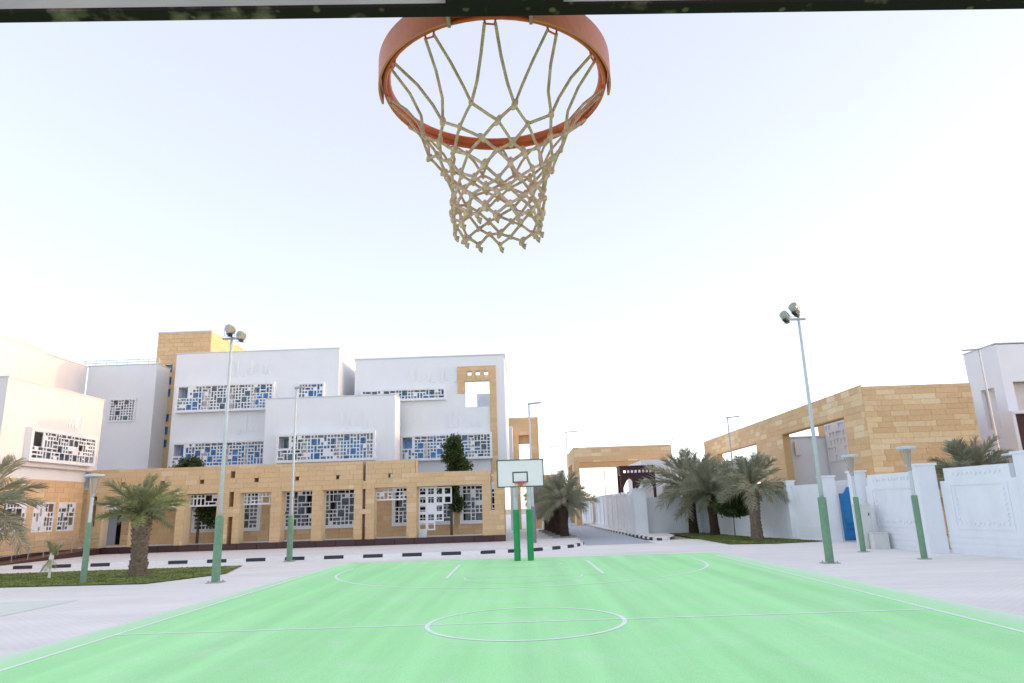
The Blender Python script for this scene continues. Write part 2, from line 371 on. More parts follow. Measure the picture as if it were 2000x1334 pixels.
def block(parent,x0,x1,y0,y1,z0,z1,holes=(),depth=.5,m='plaster',cap=True):
    w=MB(); w.holed('Y',y0,y0+.35,x0,x1,z0,z1,list(holes))
    if holes:
        w.box(x0,x0+.3,y0+.35,y1,z0,z1); w.box(x1-.3,x1,y0+.35,y1,z0,z1)
        w.box(x0+.3,x1-.3,y0+.35,y1,z1-.9,z1-.3)
    else: w.box(x0,x1,y0+.35,y1,z0,z1-.3)
    o=w.build('wall',M[m],parent)
    if holes:
        MB().box(x0+.3,x1-.3,y0+depth,y0+depth+.3,z0,z1-.9).build('wall',M['beige'],parent)
        for h in holes:
            MB().box(h[0]-.2,h[1]+.2,y0+.35,y0+depth,h[2]-.3,h[2]-.02).build('balcony_floor',M['beige'],parent)
    if cap:
        c=MB(); c.box(x0-.04,x1+.04,y0-.04,y0+.4,z1,z1+.07); c.box(x0-.04,x0+.3,y0+.4,y1,z1,z1+.07); c.box(x1-.3,x1+.04,y0+.4,y1,z1,z1+.07)
        c.build('parapet_cap',M['cap'],parent)
    return o
def niches(parent,plane,face,sg,u0,z0,n,step=.42,hs=None):
    """cluster of small upright raised strips on the plaster"""
    u=u0
    for i in range(n):
        h=rnd.choice([.35,.5,.5,.7,.95,1.2]); w=rnd.choice([.14,.2,.28]); zz=z0+rnd.choice([0,0,.12])
        a,b=sorted((face,face+sg*.05)); m=MB()
        if plane=='Y': m.box(u,u+w,a,b,zz,zz+h)
        else: m.box(a,b,u,u+w,zz,zz+h)
        m.build('relief_strip',M['plaster'],parent); u+=w+rnd.uniform(.12,.45)

# ============================================================= GROUND
g=MB().quad((-600,-300,-.06),(600,-300,-.06),(600,900,-.06),(-600,900,-.06)); struct('terrain',g,M['sand'])
struct('paved_ground',MB().box(-60,16.2,-14,41,-.05,0),M['ground'])
struct('road',MB().quad((3.2,39,.004),(6.6,39,.004),(6.6,230,.004),(3.2,230,.004)).quad((-60,30.9,.004),(7.0,30.9,.004),(7.0,38.9,.004),(-60,38.9,.004)),M['ground'])
struct('side_road',MB().quad((3.2,38,.008),(6.9,38,.008),(6.9,230,.008),(3.2,230,.008)),M['road'])
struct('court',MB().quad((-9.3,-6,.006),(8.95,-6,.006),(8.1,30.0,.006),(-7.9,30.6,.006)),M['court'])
struct('second_court',MB().quad((-30,2,.006),(-12.4,2,.006),(-12.4,19.8,.006),(-30,20.2,.006)),M['court2'])
# painted lines, each a flat strip of its own on the court
def strip(pts,w=.06,z=.011,closed=False,name='court_line'):
    m=MB(); n=len(pts); V=[]
    for i in range(n):
        a=Vector(pts[(i-1)%n] if (closed or i>0) else pts[0]); b=Vector(pts[(i+1)%n] if (closed or i<n-1) else pts[-1])
        d=(b-a).normalized(); nn=Vector((-d.y,d.x)); p=Vector(pts[i]); V.append(p+nn*w/2); V.append(p-nn*w/2)
    vs=[(v.x,v.y,z) for v in V]; fs=[(2*i+1,2*((i+1)%n)+1,2*((i+1)%n),2*i) for i in range(n if closed else n-1)]
    m.add(vs,fs); return m.build(name,M['line'],LINES)
LINES=bpy.data.objects['court']
def arc(cx,cy,r,a0,a1,n=40): return [(cx+r*math.cos(R(a0+(a1-a0)*i/n)),cy+r*math.sin(R(a0+(a1-a0)*i/n))) for i in range(n+1)]
strip([(-7.8,-6),(-7.8,28.4)],.085); strip([(7.52,-6),(7.52,28.4)],.085)
strip([(-7.76,13.68),(7.48,13.68)],.075,.0105)
strip(arc(-.06,13.68,1.84,0,360,64)[:-1],.085,.0115,True)
strip([(-6.7,27.6)]+arc(-.2,25.9,6.5,180,360,60)+[(6.3,27.6)],.085,.0108)
strip([(-2.54,22.5),(-2.6,27.8)],.1,.0112); strip([(2.38,22.5),(2.33,27.8)],.1,.0112)
strip([(-2.5,22.35),(2.34,22.35)],.06,.0102)
strip(arc(-.12,22.35,1.82,180,360),.06,.0114); strip(arc(-.1,27.0,1.4,185,355),.06,.0116)

# sidewalk in front of the arcade with kerb
sw=MB()
path=[(-60,33.9),(-2.2,33.9),(0.2,34.5),(1.4,35.5),(2.3,36.7),(3.0,38.6),(3.2,41),(3.25,60),(3.25,200)]
top=[(p[0],p[1],.13) for p in path]+[(-60,200,.13)]
sw.quad(*top); 
struct('sidewalk',sw,M['walk'])
KERB=tag(MB().box(-60,-59,33.7,33.9,0,.1).build('kerb',M['kerb_w']),kind='structure')
def kerb_run(pts,seg,w=.16,h=.155,start=0,parent=KERB):
    # resample polyline
    d=[0]; P=[Vector(p) for p in pts]
    for i in range(1,len(P)): d.append(d[-1]+(P[i]-P[i-1]).length)
    n=int(d[-1]/seg)
    def at(t):
        for i in range(1,len(P)):
            if t<=d[i]+1e-6: return P[i-1].lerp(P[i],(t-d[i-1])/(d[i]-d[i-1]))
        return P[-1]
    for i in range(n):
        a=at(i*seg); b=at((i+1)*seg); c=(a+b)/2; v=b-a
        piece('kerb_stone',UB['kerb_b' if (i+start)%2 else 'kerb_w'],parent,(c.x,c.y,h/2-.001),(v.length-.008,w,h),math.atan2(v.y,v.x))
kerb_run([(-31,33.8),(-2.1,33.8)],.93)
kerb_run([(-2.1,33.8),(0.2,34.4),(1.4,35.4),(2.35,36.6),(3.05,38.6),(3.2,41),(3.2,56)],.62,start=1)
# right sidewalk along the perimeter wall
struct('wall_sidewalk',MB().quad((6.55,60,.12),(6.55,200,.12),(7.4,200,.12),(7.4,48,.12),(9.7,51.3,.12),(9.2,44,.12),(8.4,41.5,.12),(7.75,40.6,.12),(7.0,46,.12)),M['ground'])
KERB2=tag(MB().box(6.45,6.6,75.2,200,0,.12).build('far_kerb',M['kerb_w']),kind='structure')
kerb_run([(8.2,40.9),(7.62,40.4),(7.35,42),(6.98,50),(6.52,60),(6.5,75)],.62,.14,.135,parent=KERB2)
# grass areas
def lawn(name,pts,label,blades=5000):
    st=MB().quad(*[(p[0],p[1],.03) for p in pts]); o=tag(st.build(name,M['grass']),kind='structure')
    import itertools
    xs=[p[0] for p in pts]; ys=[p[1] for p in pts]; m=MB(); c=0; n=len(pts)
    def inside(x,y):
        r_=False
        for i in range(n):
            a,b=pts[i],pts[(i+1)%n]
            if (a[1]>y)!=(b[1]>y) and x<(b[0]-a[0])*(y-a[1])/(b[1]-a[1])+a[0]: r_=not r_
        return r_
    while c<blades:
        x=rnd.uniform(min(xs),max(xs)); y=rnd.uniform(min(ys),max(ys))
        if not inside(x,y): continue
        c+=1; t=rnd.random()*6.28; h=rnd.uniform(.015,.04); dx,dy=math.cos(t)*.03,math.sin(t)*.03
        m.add([(x-dx,y-dy,.03),(x+dx,y+dy,.03),(x+dy*.6,y-dx*.6,.03+h)],[(0,1,2)])
    tag(m.build('grass',M['grass']),label,'grass',kind='stuff')
lawn('lawn',[(-34,24.6),(-18,24.3),(-12.8,23.9),(-11.4,27),(-12.4,31.0),(-22.8,30.7),(-34,30.6)],'short green grass in the left lawn around the single palm',7000)
lawn('side_lawn',[(9.7,51.0),(9.9,34.9),(12,34.3),(14.6,34.9),(13.6,38.6),(12.9,40.7),(12.0,48.1),(11.4,48.1)],'short green grass under the palms by the white wall on the right',6000)

# ============================================================= SCHOOL BUILDING
SB=thing('school_building',(-15,49,0),'long three storey white school with lattice windows behind the stone arcade','building')
# block A
hA=[(-24.9,-18.0,9.65,11.4),(-16.1,-14.36,9.9,11.3),(-24.87,-18.4,5.65,7.25)]
block(SB,-25.4,-13.3,49,62,4.3,13.95,hA)
screen_window(SB,'Y',49,-1,-24.9,-18.0,9.65,11.4)
screen_window(SB,'Y',49,-1,-16.1,-14.36,9.9,11.3,notch=False,glass=1,proj=.3,frame=.08)
screen_window(SB,'Y',49,-1,-24.87,-18.4,5.65,7.25,glass=.35)
niches(SB,'Y',49,-1,-21.4,12.1,7); niches(SB,'Y',49,-1,-20.6,7.9,3)
# block B projecting forward
hB=[(-16.67,-10.17,5.67,7.35)]
block(SB,-17.8,-8.77,47,49,4.3,10.0,hB)
screen_window(SB,'Y',47,-1,-16.67,-10.17,5.67,7.35,glass=.8)
niches(SB,'Y',47,-1,-12.6,7.75,7)
# block C with roof terrace on the right
hC=[(-11.7,-5.66,10.12,10.78),(-8.73,-2.35,5.72,7.32)]
SQ=[(-3.95+i*.62,-3.62+i*.62,11.75,12.05) for i in range(3)]
hT=[(-4.13,-2.3,9.4,11.32)]+SQ
w=MB(); w.holed('Y',50,50.35,-12.35,-1.17,4.3,13.25,hC+hT)
w.box(-12.35,-12.05,50.35,60,4.3,13.25); w.box(-5.3,-5.0,50.35,60,9.2,13.25)
w.box(-12.05,-5.3,50.35,60,12.5,12.9); w.box(-12.05,-1.4,50.35,60,8.9,9.2)
w.box(-1.4,-1.17,50.35,60,4.3,13.2)
w.build('wall',M['plaster'],SB)
MB().box(-3.9,-2.55,60,60.2,9.2,12.0).build('terrace_wall',M['plaster'],SB)
MB().box(-12.05,-1.4,50.52,50.7,4.3,8.9).box(-12.05,-5.3,50.52,50.7,9.2,12.5).build('wall',M['beige'],SB)
c=MB(); c.box(-12.4,-1.1,49.94,50.4,13.25,13.33); c.box(-1.4,-1.1,50.4,60,13.2,13.28); c.build('parapet_cap',M['cap'],SB)
screen_window(SB,'Y',50,-1,-11.7,-5.66,10.12,10.78,proj=.3,notch=False,glass=.9,solid=.1)
screen_window(SB,'Y',50,-1,-8.73,-2.35,5.72,7.32,glass=.6)
niches(SB,'Y',50,-1,-8.2,11.3,7); niches(SB,'Y',50,-1,-5.4,7.95,6)
# tan stone surround round the terrace opening
sr=MB().holed('Y',49.93,50.0,-4.68,-1.81,4.3,12.45,[(-4.69,-4.12,4.2,10.45),(-4.13,-2.3,4.2,11.33)]+SQ)
sr=sr.build('stone_surround',M['mortar'],SB)
clad([('Y',49.93,-1,-4.68,-1.81,4.3,12.45,[(-4.69,-4.12,4.2,10.45),(-4.14,-2.29,4.2,11.33)]+SQ,.3,.5,.8,None)],sr)
# stone tower
tw_h=[(-28.2,-27.65,13.45,14.05),(-28.2,-27.65,12.45,13.05),(-28.2,-27.65,11.5,12.1),(-28.2,-27.6,9.5,10.1),(-28.2,-27.6,8.5,9.1),(-28.2,-27.6,7.5,8.1)]
tw_h=[(a-.12,b-.08,c_,d_) for a,b,c_,d_ in tw_h]
tw=MB().holed('Y',53,53.4,-29.1,-24.8,4.3,16.7,tw_h).box(-29.1,-24.8,53.4,61.2,4.3,16.6).build('tower',M['mortar'],SB)
clad([('Y',53,-1,-29.1,-24.8,4.3,16.7,tw_h,.34,.6,1.0,None),('X',-24.8,1,53,61.2,13.8,16.7,[],.34,.6,1.0,None)],tw)
for h in tw_h: MB().box(h[0],h[1],53.25,53.39,h[2],h[3]).build('window',M['glass_b'],SB)
MB().box(-29.15,-24.75,52.95,61.3,16.7,16.8).build('parapet_cap',M['cap'],SB)
# block D
hD=[(-31.16,-29.3,9.42,11.0)]
block(SB,-33.2,-27.9,51,53,4.3,13.7,hD,depth=.5)
screen_window(SB,'Y',51,-1,-31.16,-29.3,9.42,11.0,proj=.12,notch=False,glass=.2,frame=.08,cell=.2)
rl=MB()
for z in(14.05,14.25): rl.tube([(-34,51.5,z),(-28,51.5,z)],.03,5)
for i in range(8): rl.tube([(-33.8+i*.82,51.5,13.7),(-33.8+i*.82,51.5,14.25)],.025,5)
rl.build('roof_railing',M['pole'],SB)
MB().box(-33.0,-28.2,47.6,51,5.45,5.62).build('canopy',M['plaster'],SB)
# ground floor
GF=[(-21.9,-20.2,1.35,3.6),(-19.3,-17.75,1.35,3.6),(-16.4,-10.6,1.35,3.6),(-8.6,-4.9,1.35,3.6),(-4.1,-1.9,1.35,3.6),(-28.0,-26.9,.55,2.9)]
gw=MB().holed('Y',46.6,47,-31,-1.3,.5,4.2,GF).build('ground_floor_wall',M['mortar'],SB)
clad([('Y',46.6,-1,-31,-1.3,.5,4.2,GF,.34,.7,1.2,None)],gw,200)
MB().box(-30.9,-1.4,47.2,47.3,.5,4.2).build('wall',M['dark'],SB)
MB().box(-31,-1.3,46.6,47.0,4.2,4.3).build('ceiling_slab',M['plaster'],SB)
for h in GF[:5]: screen_window(SB,'Y',46.6,-1,h[0],h[1],h[2],h[3],proj=.25,notch=False,glass=.15,depth=.55,frame=.2,cell=.26)
MB().box(-28.0,-27.3,46.7,46.76,.55,2.9).build('door',mat('grey_door_paint',(.34,.37,.46),.5),SB)
# base steps/floor
MB().box(-31,-1.3,43.9,46.6,.42,.5).build('terrace_floor',M['walk'],SB)

# ============================================================= ARCADE
AR=thing('stone_arcade',(-14,43,0),'low sandstone arcade with dark granite plinth in front of the white school','arcade')
OPN=[(-26.1,-24.35,.5,3.55),(-23.95,-21.5,.5,3.55),(-20.95,-19.0,.5,3.55),(-17.55,-15.65,.5,3.52),(-15.0,-13.1,.5,3.52),(-12.45,-10.5,.5,3.52),(-9.25,-7.25,.5,3.55),(-6.65,-2.6,.5,3.55)]
SQH=[(x,x+.26,4.15,4.4) for x in(-25.1,-22.6,-20.15,-16.75,-14.2,-11.65,-8.4)]
SL=[(-18.25,-17.97,4.45,4.85),(-18.25,-17.97,2.7,3.6),(-18.25,-17.97,.5,2.1),(-26.75,-26.5,1.8,3.6),(-9.98,-9.76,.5,2.0),(-9.98,-9.76,2.3,3.5),(-9.98,-9.76,4.0,5.4)]
EDGE=[(-6.72,0,4.4,6),(-2.05,-1.86,2.0,6),(-1.86,0,4.3,6)]
HH=OPN+SQH+SL+EDGE
ah=MB().holed('Y',43,43.75,-27.1,-1.26,.5,5.2,HH).build('arcade_wall',M['stone_pale'],AR)
ah.data.materials[0]=M['mortar']
clad([('Y',43,-1,-27.1,-1.26,.5,5.2,HH,.3,.55,1.15,None)],AR,300)
# reveal lining of the openings
for o_ in OPN:
    MB().box(o_[0]+.001,o_[0]+.012,43.02,43.74,o_[2],o_[3]).build('opening_reveal',M['stone_pale'],AR); MB().box(o_[1]-.012,o_[1]-.001,43.02,43.74,o_[2],o_[3]).build('opening_reveal',M['stone_pale'],AR)
MB().box(-6.7,-6.66,43.0,43.75,4.4,5.2).build('stone_return',M['stone_i'],AR)
# granite plinth slabs
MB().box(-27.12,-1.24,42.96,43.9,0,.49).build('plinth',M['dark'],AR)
x=-27.15
while x<-1.3:
    w_=min(1.18,-1.22-x); piece('granite_slab',UB['granite'],AR,(x+w_/2,42.93,.255),(w_-.01,.06,.5)); x+=1.2
# transom screens
for i in(0,1,2,3,6):
    a,b=OPN[i][0]+.012,OPN[i][1]-.012; z0,z1=2.78,3.5
    l=MB().holed('Y',43.45,43.5,a,b,z0,z1,lattice_holes(a,b,z0+.06,z1,.24,.05,.06)); l.build('transom_screen',M['screen'],AR)
# stepped white square trellis in the widest opening
TR=thing('white_trellis',(-6,43.55,.5),'stepped white trellis of square frames in the widest arcade opening','trellis')
cs=.52; rows=[4,4,3,3,2,1]; zt=3.5
for r_ in range(6):
    for c_ in range(rows[r_]):
        x0=-6.6+c_*cs; z1=zt-r_*cs; z0=z1-cs
        fr=MB().holed('Y',43.5,43.58,x0,x0+cs-.004,z0+.004,z1,[(x0+.085,x0+cs-.085,z0+.085,z1-.085)] if not ((r_,c_) in((2,1),(5,0))) else [])
        fr.build('square_frame',M['screen'],TR)

# ============================================================= LEFT WING
LW=thing('school_wing',(-27,39,0),'pale two storey school wing at the left edge, partly in warm sunlight','building')
hL=[(36.9,42.4,5.55,7.05)]
w=MB().holed('X',-27.35,-27.0,35.0,43.4,5.15,9.65,hL)
w.box(-38,-27.35,35.0,35.3,5.15,9.65); w.box(-38,-27.35,43.1,43.4,5.15,9.65); w.box(-38,-27.35,35.3,43.1,9.2,9.4); w.box(-38,-27.35,35.3,43.1,5.15,5.35)
w.build('wall',M['sunlit_plaster'],LW)
MB().box(-28.3,-28.0,35.3,43.1,5.35,9.2).build('wall',M['beige'],LW)
c=MB().box(-27.35,-26.95,34.95,43.45,9.65,9.73).box(-38,-27.35,34.95,35.3,9.65,9.73).build('parapet_cap',M['cap'],LW)
screen_window(LW,'X',-27,1,36.9,42.4,5.55,7.05,proj=.4,glass=.3,frame=.16)
niches(LW,'X',-27,1,40.2,7.6,4)
# upper storey behind
UW=thing('upper_school_block',(-33.2,44,0),'tall plain white school block behind the left wing, warm sun on its upper wall','building')
w=MB().box(-46,-33.2,33,46,4,13.85).box(-46,-33.3,46,51,4,13.65); w.build('wall',M['sunlit_plaster'],UW)
MB().box(-46,-33.15,32.9,46.03,13.85,13.93).box(-46,-33.22,46.06,51.05,13.65,13.73).build('parapet_cap',M['cap'],UW)
niches(UW,'X',-33.2,1,42.2,10.8,4)
# ground floor of the wing
GL=thing('sandstone_wing_wall',(-27.3,38,0),'sandstone ground floor wall with three lattice windows left of the arcade','wall')
wl=[(34.2,35.6,1.65,3.2),(36.4,38.05,1.65,3.2),(38.7,40.35,1.65,3.2),(40.8,42.25,1.65,3.2)]
MB().holed('X',-27.75,-27.4,30,42.95,0,4.5,wl).build('wall_core',M['mortar'],GL)
clad([('X',-27.4,1,30,42.95,.5,4.5,wl,.3,.55,1.1,None)],GL,260)
for h in wl: screen_window(GL,'X',-27.4,1,h[0],h[1],h[2],h[3],proj=.06,frame=.05,depth=.6,notch=False,glass=.1,cell=.24,solid=.3)
MB().box(-28.1,-28.0,30,42.95,0,4.5).build('inner_wall',M['beige'],GL)
MB().box(-29.4,-27.45,30,43.3,4.5,5.15).build('white_upstand',M['plaster'],GL)
MB().box(-27.42,-27.3,30,42.9,0,.5).build('granite_base',M['granite'],GL)
# ramp with railing
RP=thing('access_ramp',(-26,38,0),'granite access ramp with steel railing left of the arcade','ramp')
rm=MB(); rm.add([(-27.2,33,0),(-25.9,33,0),(-25.9,42.8,0),(-27.2,42.8,0),(-27.2,33,.12),(-25.9,33,.12),(-25.9,42.8,.5),(-27.2,42.8,.5)],[(0,3,2,1),(4,5,6,7),(0,1,5,4),(1,2,6,5),(2,3,7,6),(3,0,4,7)]); rm.build('ramp_slab',M['granite'],RP)
for i in range(9):
    y=33.2+i*1.17; zb=.12+(y-33)*.039
    MB().tube([(-25.95,y,zb),(-25.95,y,zb+.9)],.02,6).build('railing_post',M['galv'],RP)
for k in(.35,.62,.9):
    MB().tube([(-25.95,33.1,.12+k),(-25.95,42.7,.5+k)],.02,6).build('rail',M['galv'],RP)

# ============================================================= FAR STONE FRAMES
FB=thing('far_stone_block',(0,65,0),'tall sandstone frame block behind the far basketball board','building')
fh=[(-.35,.84,0,8.0),(-.35,.84,8.05,8.7)]
MB().holed('Y',65,66,-1.3,1.52,0,10.4,[(-.35,.84,0,8.7)]).box(-.35,.84,65.3,66,7.98,8.7).build('wall',M['mortar'],FB)
clad([('Y',65,-1,-1.3,1.52,0,10.4,[(-.35,.84,-1,8.7)],.35,.5,.9,None)],FB,150)
MB().box(-1.22,-.9,62,64.9,0,9.3).build('white_pier',M['plaster'],FB)
FW=thing('low_boundary_wall',(2.8,66,0),'low white wall with sandstone coping behind the row of roadside palms','wall')
MB().box(1.6,3.1,66,66.4,0,4.5).build('wall',M['plaster'],FW); MB().box(1.55,3.15,65.9,66.5,4.5,5.0).build('coping',M['stone'],FW)
FP=thing('stone_portal',(10,75,0),'large sandstone portal spanning the far end of the walled road','gateway')
ph=[(6.05,15.4,-1,6.6)]
MB().holed('Y',75,76,5.5,16.1,0,8.2,ph).holed('X',5.5,6.1,76,87,0,8.2,[(78,86,-1,6.6)]).box(5.5,16.1,86,87,6.6,8.2).build('wall',M['mortar'],FP)
def pal1(u,z): return (7.4<z<8.0 and (u<8 or u>14.5) and rnd.random()<.7) or rnd.random()<.08
clad([('Y',75,-1,5.5,16.1,0,8.2,ph,.4,.7,1.2,pal1),('X',5.5,-1,75,87,0,8.2,[(78,86,-1,6.6)],.4,.7,1.2,None)],FP,250)

# pavilion (dark timber with arches)
PV=thing('timber_pavilion',(9.8,60,0),'dark brown timber pavilion with arches above the white road wall','pavilion')
p=MB().holed('Y',60,60.12,8.3,11.3,4.55,5.2,[(8.6+i_*.32,8.8+i_*.32,4.68,4.9) for i_ in range(8)]).box(8.25,11.35,59.95,62.1,5.2,5.28).box(8.3,8.42,60.15,62,4.55,5.2)
p.build('fascia',M['brown'],PV)
for x0 in(8.3,9.6,11.08):
    MB().box(x0,x0+.22,60,60.2,0,4.55).build('post',M['brown'],PV)
    if x0<11: MB().box(x0,x0+.22,61.8,62,0,4.55).build('post',M['brown'],PV)
def arch_panel(x0,x1,zs,zt,y):
    m=MB(); n=10; cx=(x0+x1)/2; 
    prev=None
    for i in range(n+1):
        t=i/n; x=x0+(x1-x0)*t; q=abs(2*t-1); z=zs+(zt-.35-zs)*(1-q**1.6)
        if prev: 
            a,b=prev,(x,z)
            m.add([(a[0],y,a[1]),(b[0],y,b[1]),(b[0],y,zt),(a[0],y,zt),(a[0],y+.06,a[1]),(b[0],y+.06,b[1]),(b[0],y+.06,zt),(a[0],y+.06,zt)],[(0,1,2,3),(7,6,5,4),(0,4,5,1)])
        prev=(x,z)
    return m
arch_panel(8.52,9.6,3.4,4.55,60.05).build('arch',M['brown'],PV); arch_panel(9.82,11.08,3.4,4.55,60.05).build('arch',M['brown'],PV)

# ============================================================= RIGHT GATE BUILDING
GB=thing('sandstone_gate_building',(20,40,0),'large sandstone building with long side openings behind the right hand wall','building')
lo=[(40.3,50.2,-1,6.6),(56,67.5,-1,6.5)]
g=MB().holed('Y',37.8,38.9,18.9,24.9,0,8.0,[]).holed('X',18.9,19.4,38.9,72,0,8.1,lo)
g.box(24.0,24.9,38.9,56,5.6,8.0); g.build('wall',M['mortar'],GB)
def palf(u,z):
    for a,b,c_,d_ in((20.3,22.9,6.75,7.35),(19.9,20.9,7.3,7.65),(19.0,24.8,5.0,5.35),(19,24.8,4.65,5.0),(20.2,22.4,5.7,6.0),(24,24.6,5.7,6.0),(18.9,19.5,0,6.4)):
        if a<u<b and c_<z<d_ and rnd.random()<.86: return True
    return rnd.random()<.04
def pals(u,z):
    if z>5.6+.12*(u-38) and u<46 and z<7.9 and rnd.random()<.55: return True
    if 60<u<68 and 6.6<z<7.6 and rnd.random()<.6: return True
    return rnd.random()<.06
clad([('Y',37.8,-1,18.9,24.9,0,8.0,[],.3,.6,1.3,palf),('X',18.9,-1,37.8,72,0,8.1,lo,.35,.7,1.3,pals)],GB,300)
# villa behind the opening
V1=thing('white_villa',(22,52,0),'white villa seen through the sandstone opening above the garden wall','house')
MB().box(20.1,23.8,52,58,0,6.5).build('wall',M['plaster'],V1); MB().box(20.0,23.9,51.9,52.2,6.5,6.6).build('parapet_cap',M['cap'],V1)
MB().box(22.7,24.0,47.5,51.8,0,7.5).build('wall',M['plaster'],V1)
for i in range(3):
    for j in range(3):
        if (i+j)%2==0: MB().box(22.8+i*.4,23.1+i*.4,47.42,47.5,5.4+j*.6,5.75+j*.6).build('relief_square',M['plaster_warm'],V1)
MB().holed('X',22.62,22.69,47.9,51.6,4.6,7.3,lattice_holes(47.9,51.6,4.6,7.3,.5,.16,.2)).build('relief_screen',M['screen'],V1)
MB().box(20.3,20.7,51.7,51.9,5.2,6.2).build('drain_box',M['ac'],V1)
V2=thing('far_white_villa',(11,62,0),'white villa behind the timber pavilion and road wall','house')
MB().box(10.7,16,63,72,0,5.9).build('wall',M['plaster'],V2); MB().box(11.0,12.0,62.9,63,3.4,4.6).build('window',M['screen'],V2)
MB().box(12.6,18,56,60,0,5.2).build('wall',M['plaster'],V2)
# tall villa far right
V3=thing('tall_white_villa',(33,44,0),'tall white villa with deep recesses at the right edge of the view','house')
w=MB(); w.holed('X',29.7,30.0,42.3,45.2,0,11.05,[(42.9,44.2,5.9,8.45)]); w.box(33,46,45.3,60,0,9.5); w.holed('Y',42,42.3,29.7,46,0,11.0,[(30.3,33.5,6.7,8.65),(35,38,2,8)])  # solid rear box: added extension, hidden from view, to shade the left wing
w.box(30.0,46,44.9,45.2,0,11.0); w.box(30,46,42.3,44.9,10.6,10.8); w.box(30.0,33.6,43.8,44,0,10.6)
w.build('wall',M['plaster'],V3); MB().box(29.65,46,41.95,45.25,11.05,11.12).build('parapet_cap',M['cap'],V3)
MB().box(31.0,33.4,43.2,43.6,6.4,8.7).build('recess_wall',M['beige'],V3)
MB().box(29.3,34,41.2,41.5,3.6,6.55).build('timber_screen',M['brown'],V3); MB().box(29.1,34.2,40.9,42,6.55,6.72).build('canopy',M['plaster'],V3)
MB().box(29.1,29.3,40.95,42,0,6.55).build('canopy_side',M['plaster'],V3)

# ============================================================= PERIMETER WALLS
# road wall
RW=thing('road_wall',(7.5,48,0),'long white panelled wall with pilasters running along the road','wall')
MB().box(7.5,7.7,48.3,160,0,2.72).build('panel_run',M['plaster_warm'],RW)
y=50.4; 
while y<125:
    MB().box(7.4,7.75,y,y+.45,0,2.95).build('pilaster',M['plaster_warm'],RW); y+=3.25
    MB().box(7.46,7.72,y-2.75,y-.05,2.72,2.8).build('coping',M['plaster_warm'],RW)
MB().box(7.44,7.5,48.4,160,0,.35).build('base_course',M['plaster_warm'],RW)
MB().box(7.41,8.25,47.7,48.3,0,3.03).box(7.36,8.3,47.65,48.35,3.03,3.1).build('corner_pillar',M['plaster_warm'],RW)
def wall_panel(parent,p,q,z1,t=.22,step=True,ornate=False,name='panel'):
    p=Vector((*p,0)); q=Vector((*q,0)); d=(q-p); L=d.length; d.normalize(); n=Vector((d.y,-d.x,0))
    if n.y>0 and abs(n.y)>.3: n=-n
    elif abs(n.y)<=.3 and n.x>0: n=-n
    def bx(a,b,o0,o1,za,zb,nm,m='plaster_warm'):
        c=p+d*((a+b)/2)+n*((o0+o1)/2)+Vector((0,0,(za+zb)/2))
        MB().obox(c,d*((b-a)/2),n*(abs(o1-o0)/2),Vector((0,0,(zb-za)/2))).build(nm,M[m],parent)
    zl=z1-.45 if step else z1
    bx(0,L,-t,0,0,zl,name)
    if step: bx(.25,L-.25,-t+.02,-.004,zl,z1,'upper_panel')
    for z in(.18,.38,.58): bx(0,L,0.001,.02,z,z+.14,'base_course')
    if ornate and L>2:
        e=.42; bx(e,L-e,.001,.03,z1-.62,z1-.54,'moulding'); bx(e,L-e,.001,.03,.85,.93,'moulding')
        bx(e,e+.08,.001,.03,.93,z1-.62,'moulding'); bx(L-e-.08,L-e,.001,.03,.93,z1-.62,'moulding')
        # carved band: row of small raised squares
        nn=int((L-2*e-.3)/.2)
        cb=MB()
        for i in range(nn):
            for (zc,k) in((1.08,0),(z1-.2,1)):
                c=p+d*(e+.25+i*.2)+n*.012+Vector((0,0,zc)); s_=.05 if (i+k)%2 else .07
                cb.obox(c,d*s_*.7+Vector((0,0,s_*.7)),n*.01,-d*s_*.7+Vector((0,0,s_*.7)))
        for i in range(7):
            for a in(e+.22,L-e-.22):
                c=p+d*a+n*.012+Vector((0,0,1.25+i*.16)); cb.obox(c,d*.04+Vector((0,0,.04)),n*.01,-d*.04+Vector((0,0,.04)))
        cb.build('carved_band',M['plaster_warm'],parent,kind='stuff')
GW=thing('garden_wall',(12,45,0),'white garden wall behind the palms and lawn on the right','wall')
wall_panel(GW,(8.25,48.5),(12.2,48.9),2.45,step=False)
wall_panel(GW,(12.25,48.6),(13.35,41.7),2.5,step=False); wall_panel(GW,(13.45,41.2),(14.05,37.6),2.55,step=False); wall_panel(GW,(14.1,37.1),(14.85,34.9),2.75,step=False)
for (x,y,z) in((12.2,48.75,2.75),(13.4,41.4,2.8),(14.05,37.3,2.95)):
    MB().box(x-.22,x+.22,y-.22,y+.22,0,z).box(x-.26,x+.26,y-.26,y+.26,z,z+.07).build('pillar',M['plaster_warm'],GW)
CW=thing('court_wall',(15,27,0),'ornate white boundary wall with carved panels beside the right lamp posts','wall')
def pillar(x0,x1,y0,y1,z):
    MB().box(x0,x1,y0,y1,0,z).build('pillar',M['plaster_warm'],CW); MB().box(x0-.05,x1+.05,y0-.05,y1+.05,z,z+.08).build('pillar_cap',M['plaster_warm'],CW)
    MB().box(x0+.08,x1-.08,y0-.02,y0-.001,.5,z-.3).build('pillar_panel',M['plaster_warm'],CW)
pillar(14.22,14.75,30.3,30.85,3.1); pillar(14.52,15.2,25.9,26.5,3.12); pillar(15.72,16.4,21.9,22.5,3.25)
wall_panel(CW,(14.62,30.2),(14.95,26.6),2.95,ornate=True); wall_panel(CW,(15.28,25.9),(15.82,22.6),2.98,ornate=True)
wall_panel(CW,(16.0,21.8),(16.9,15.5),2.98,ornate=True)
pillar(14.6,15.22,34.4,34.9,3.05)
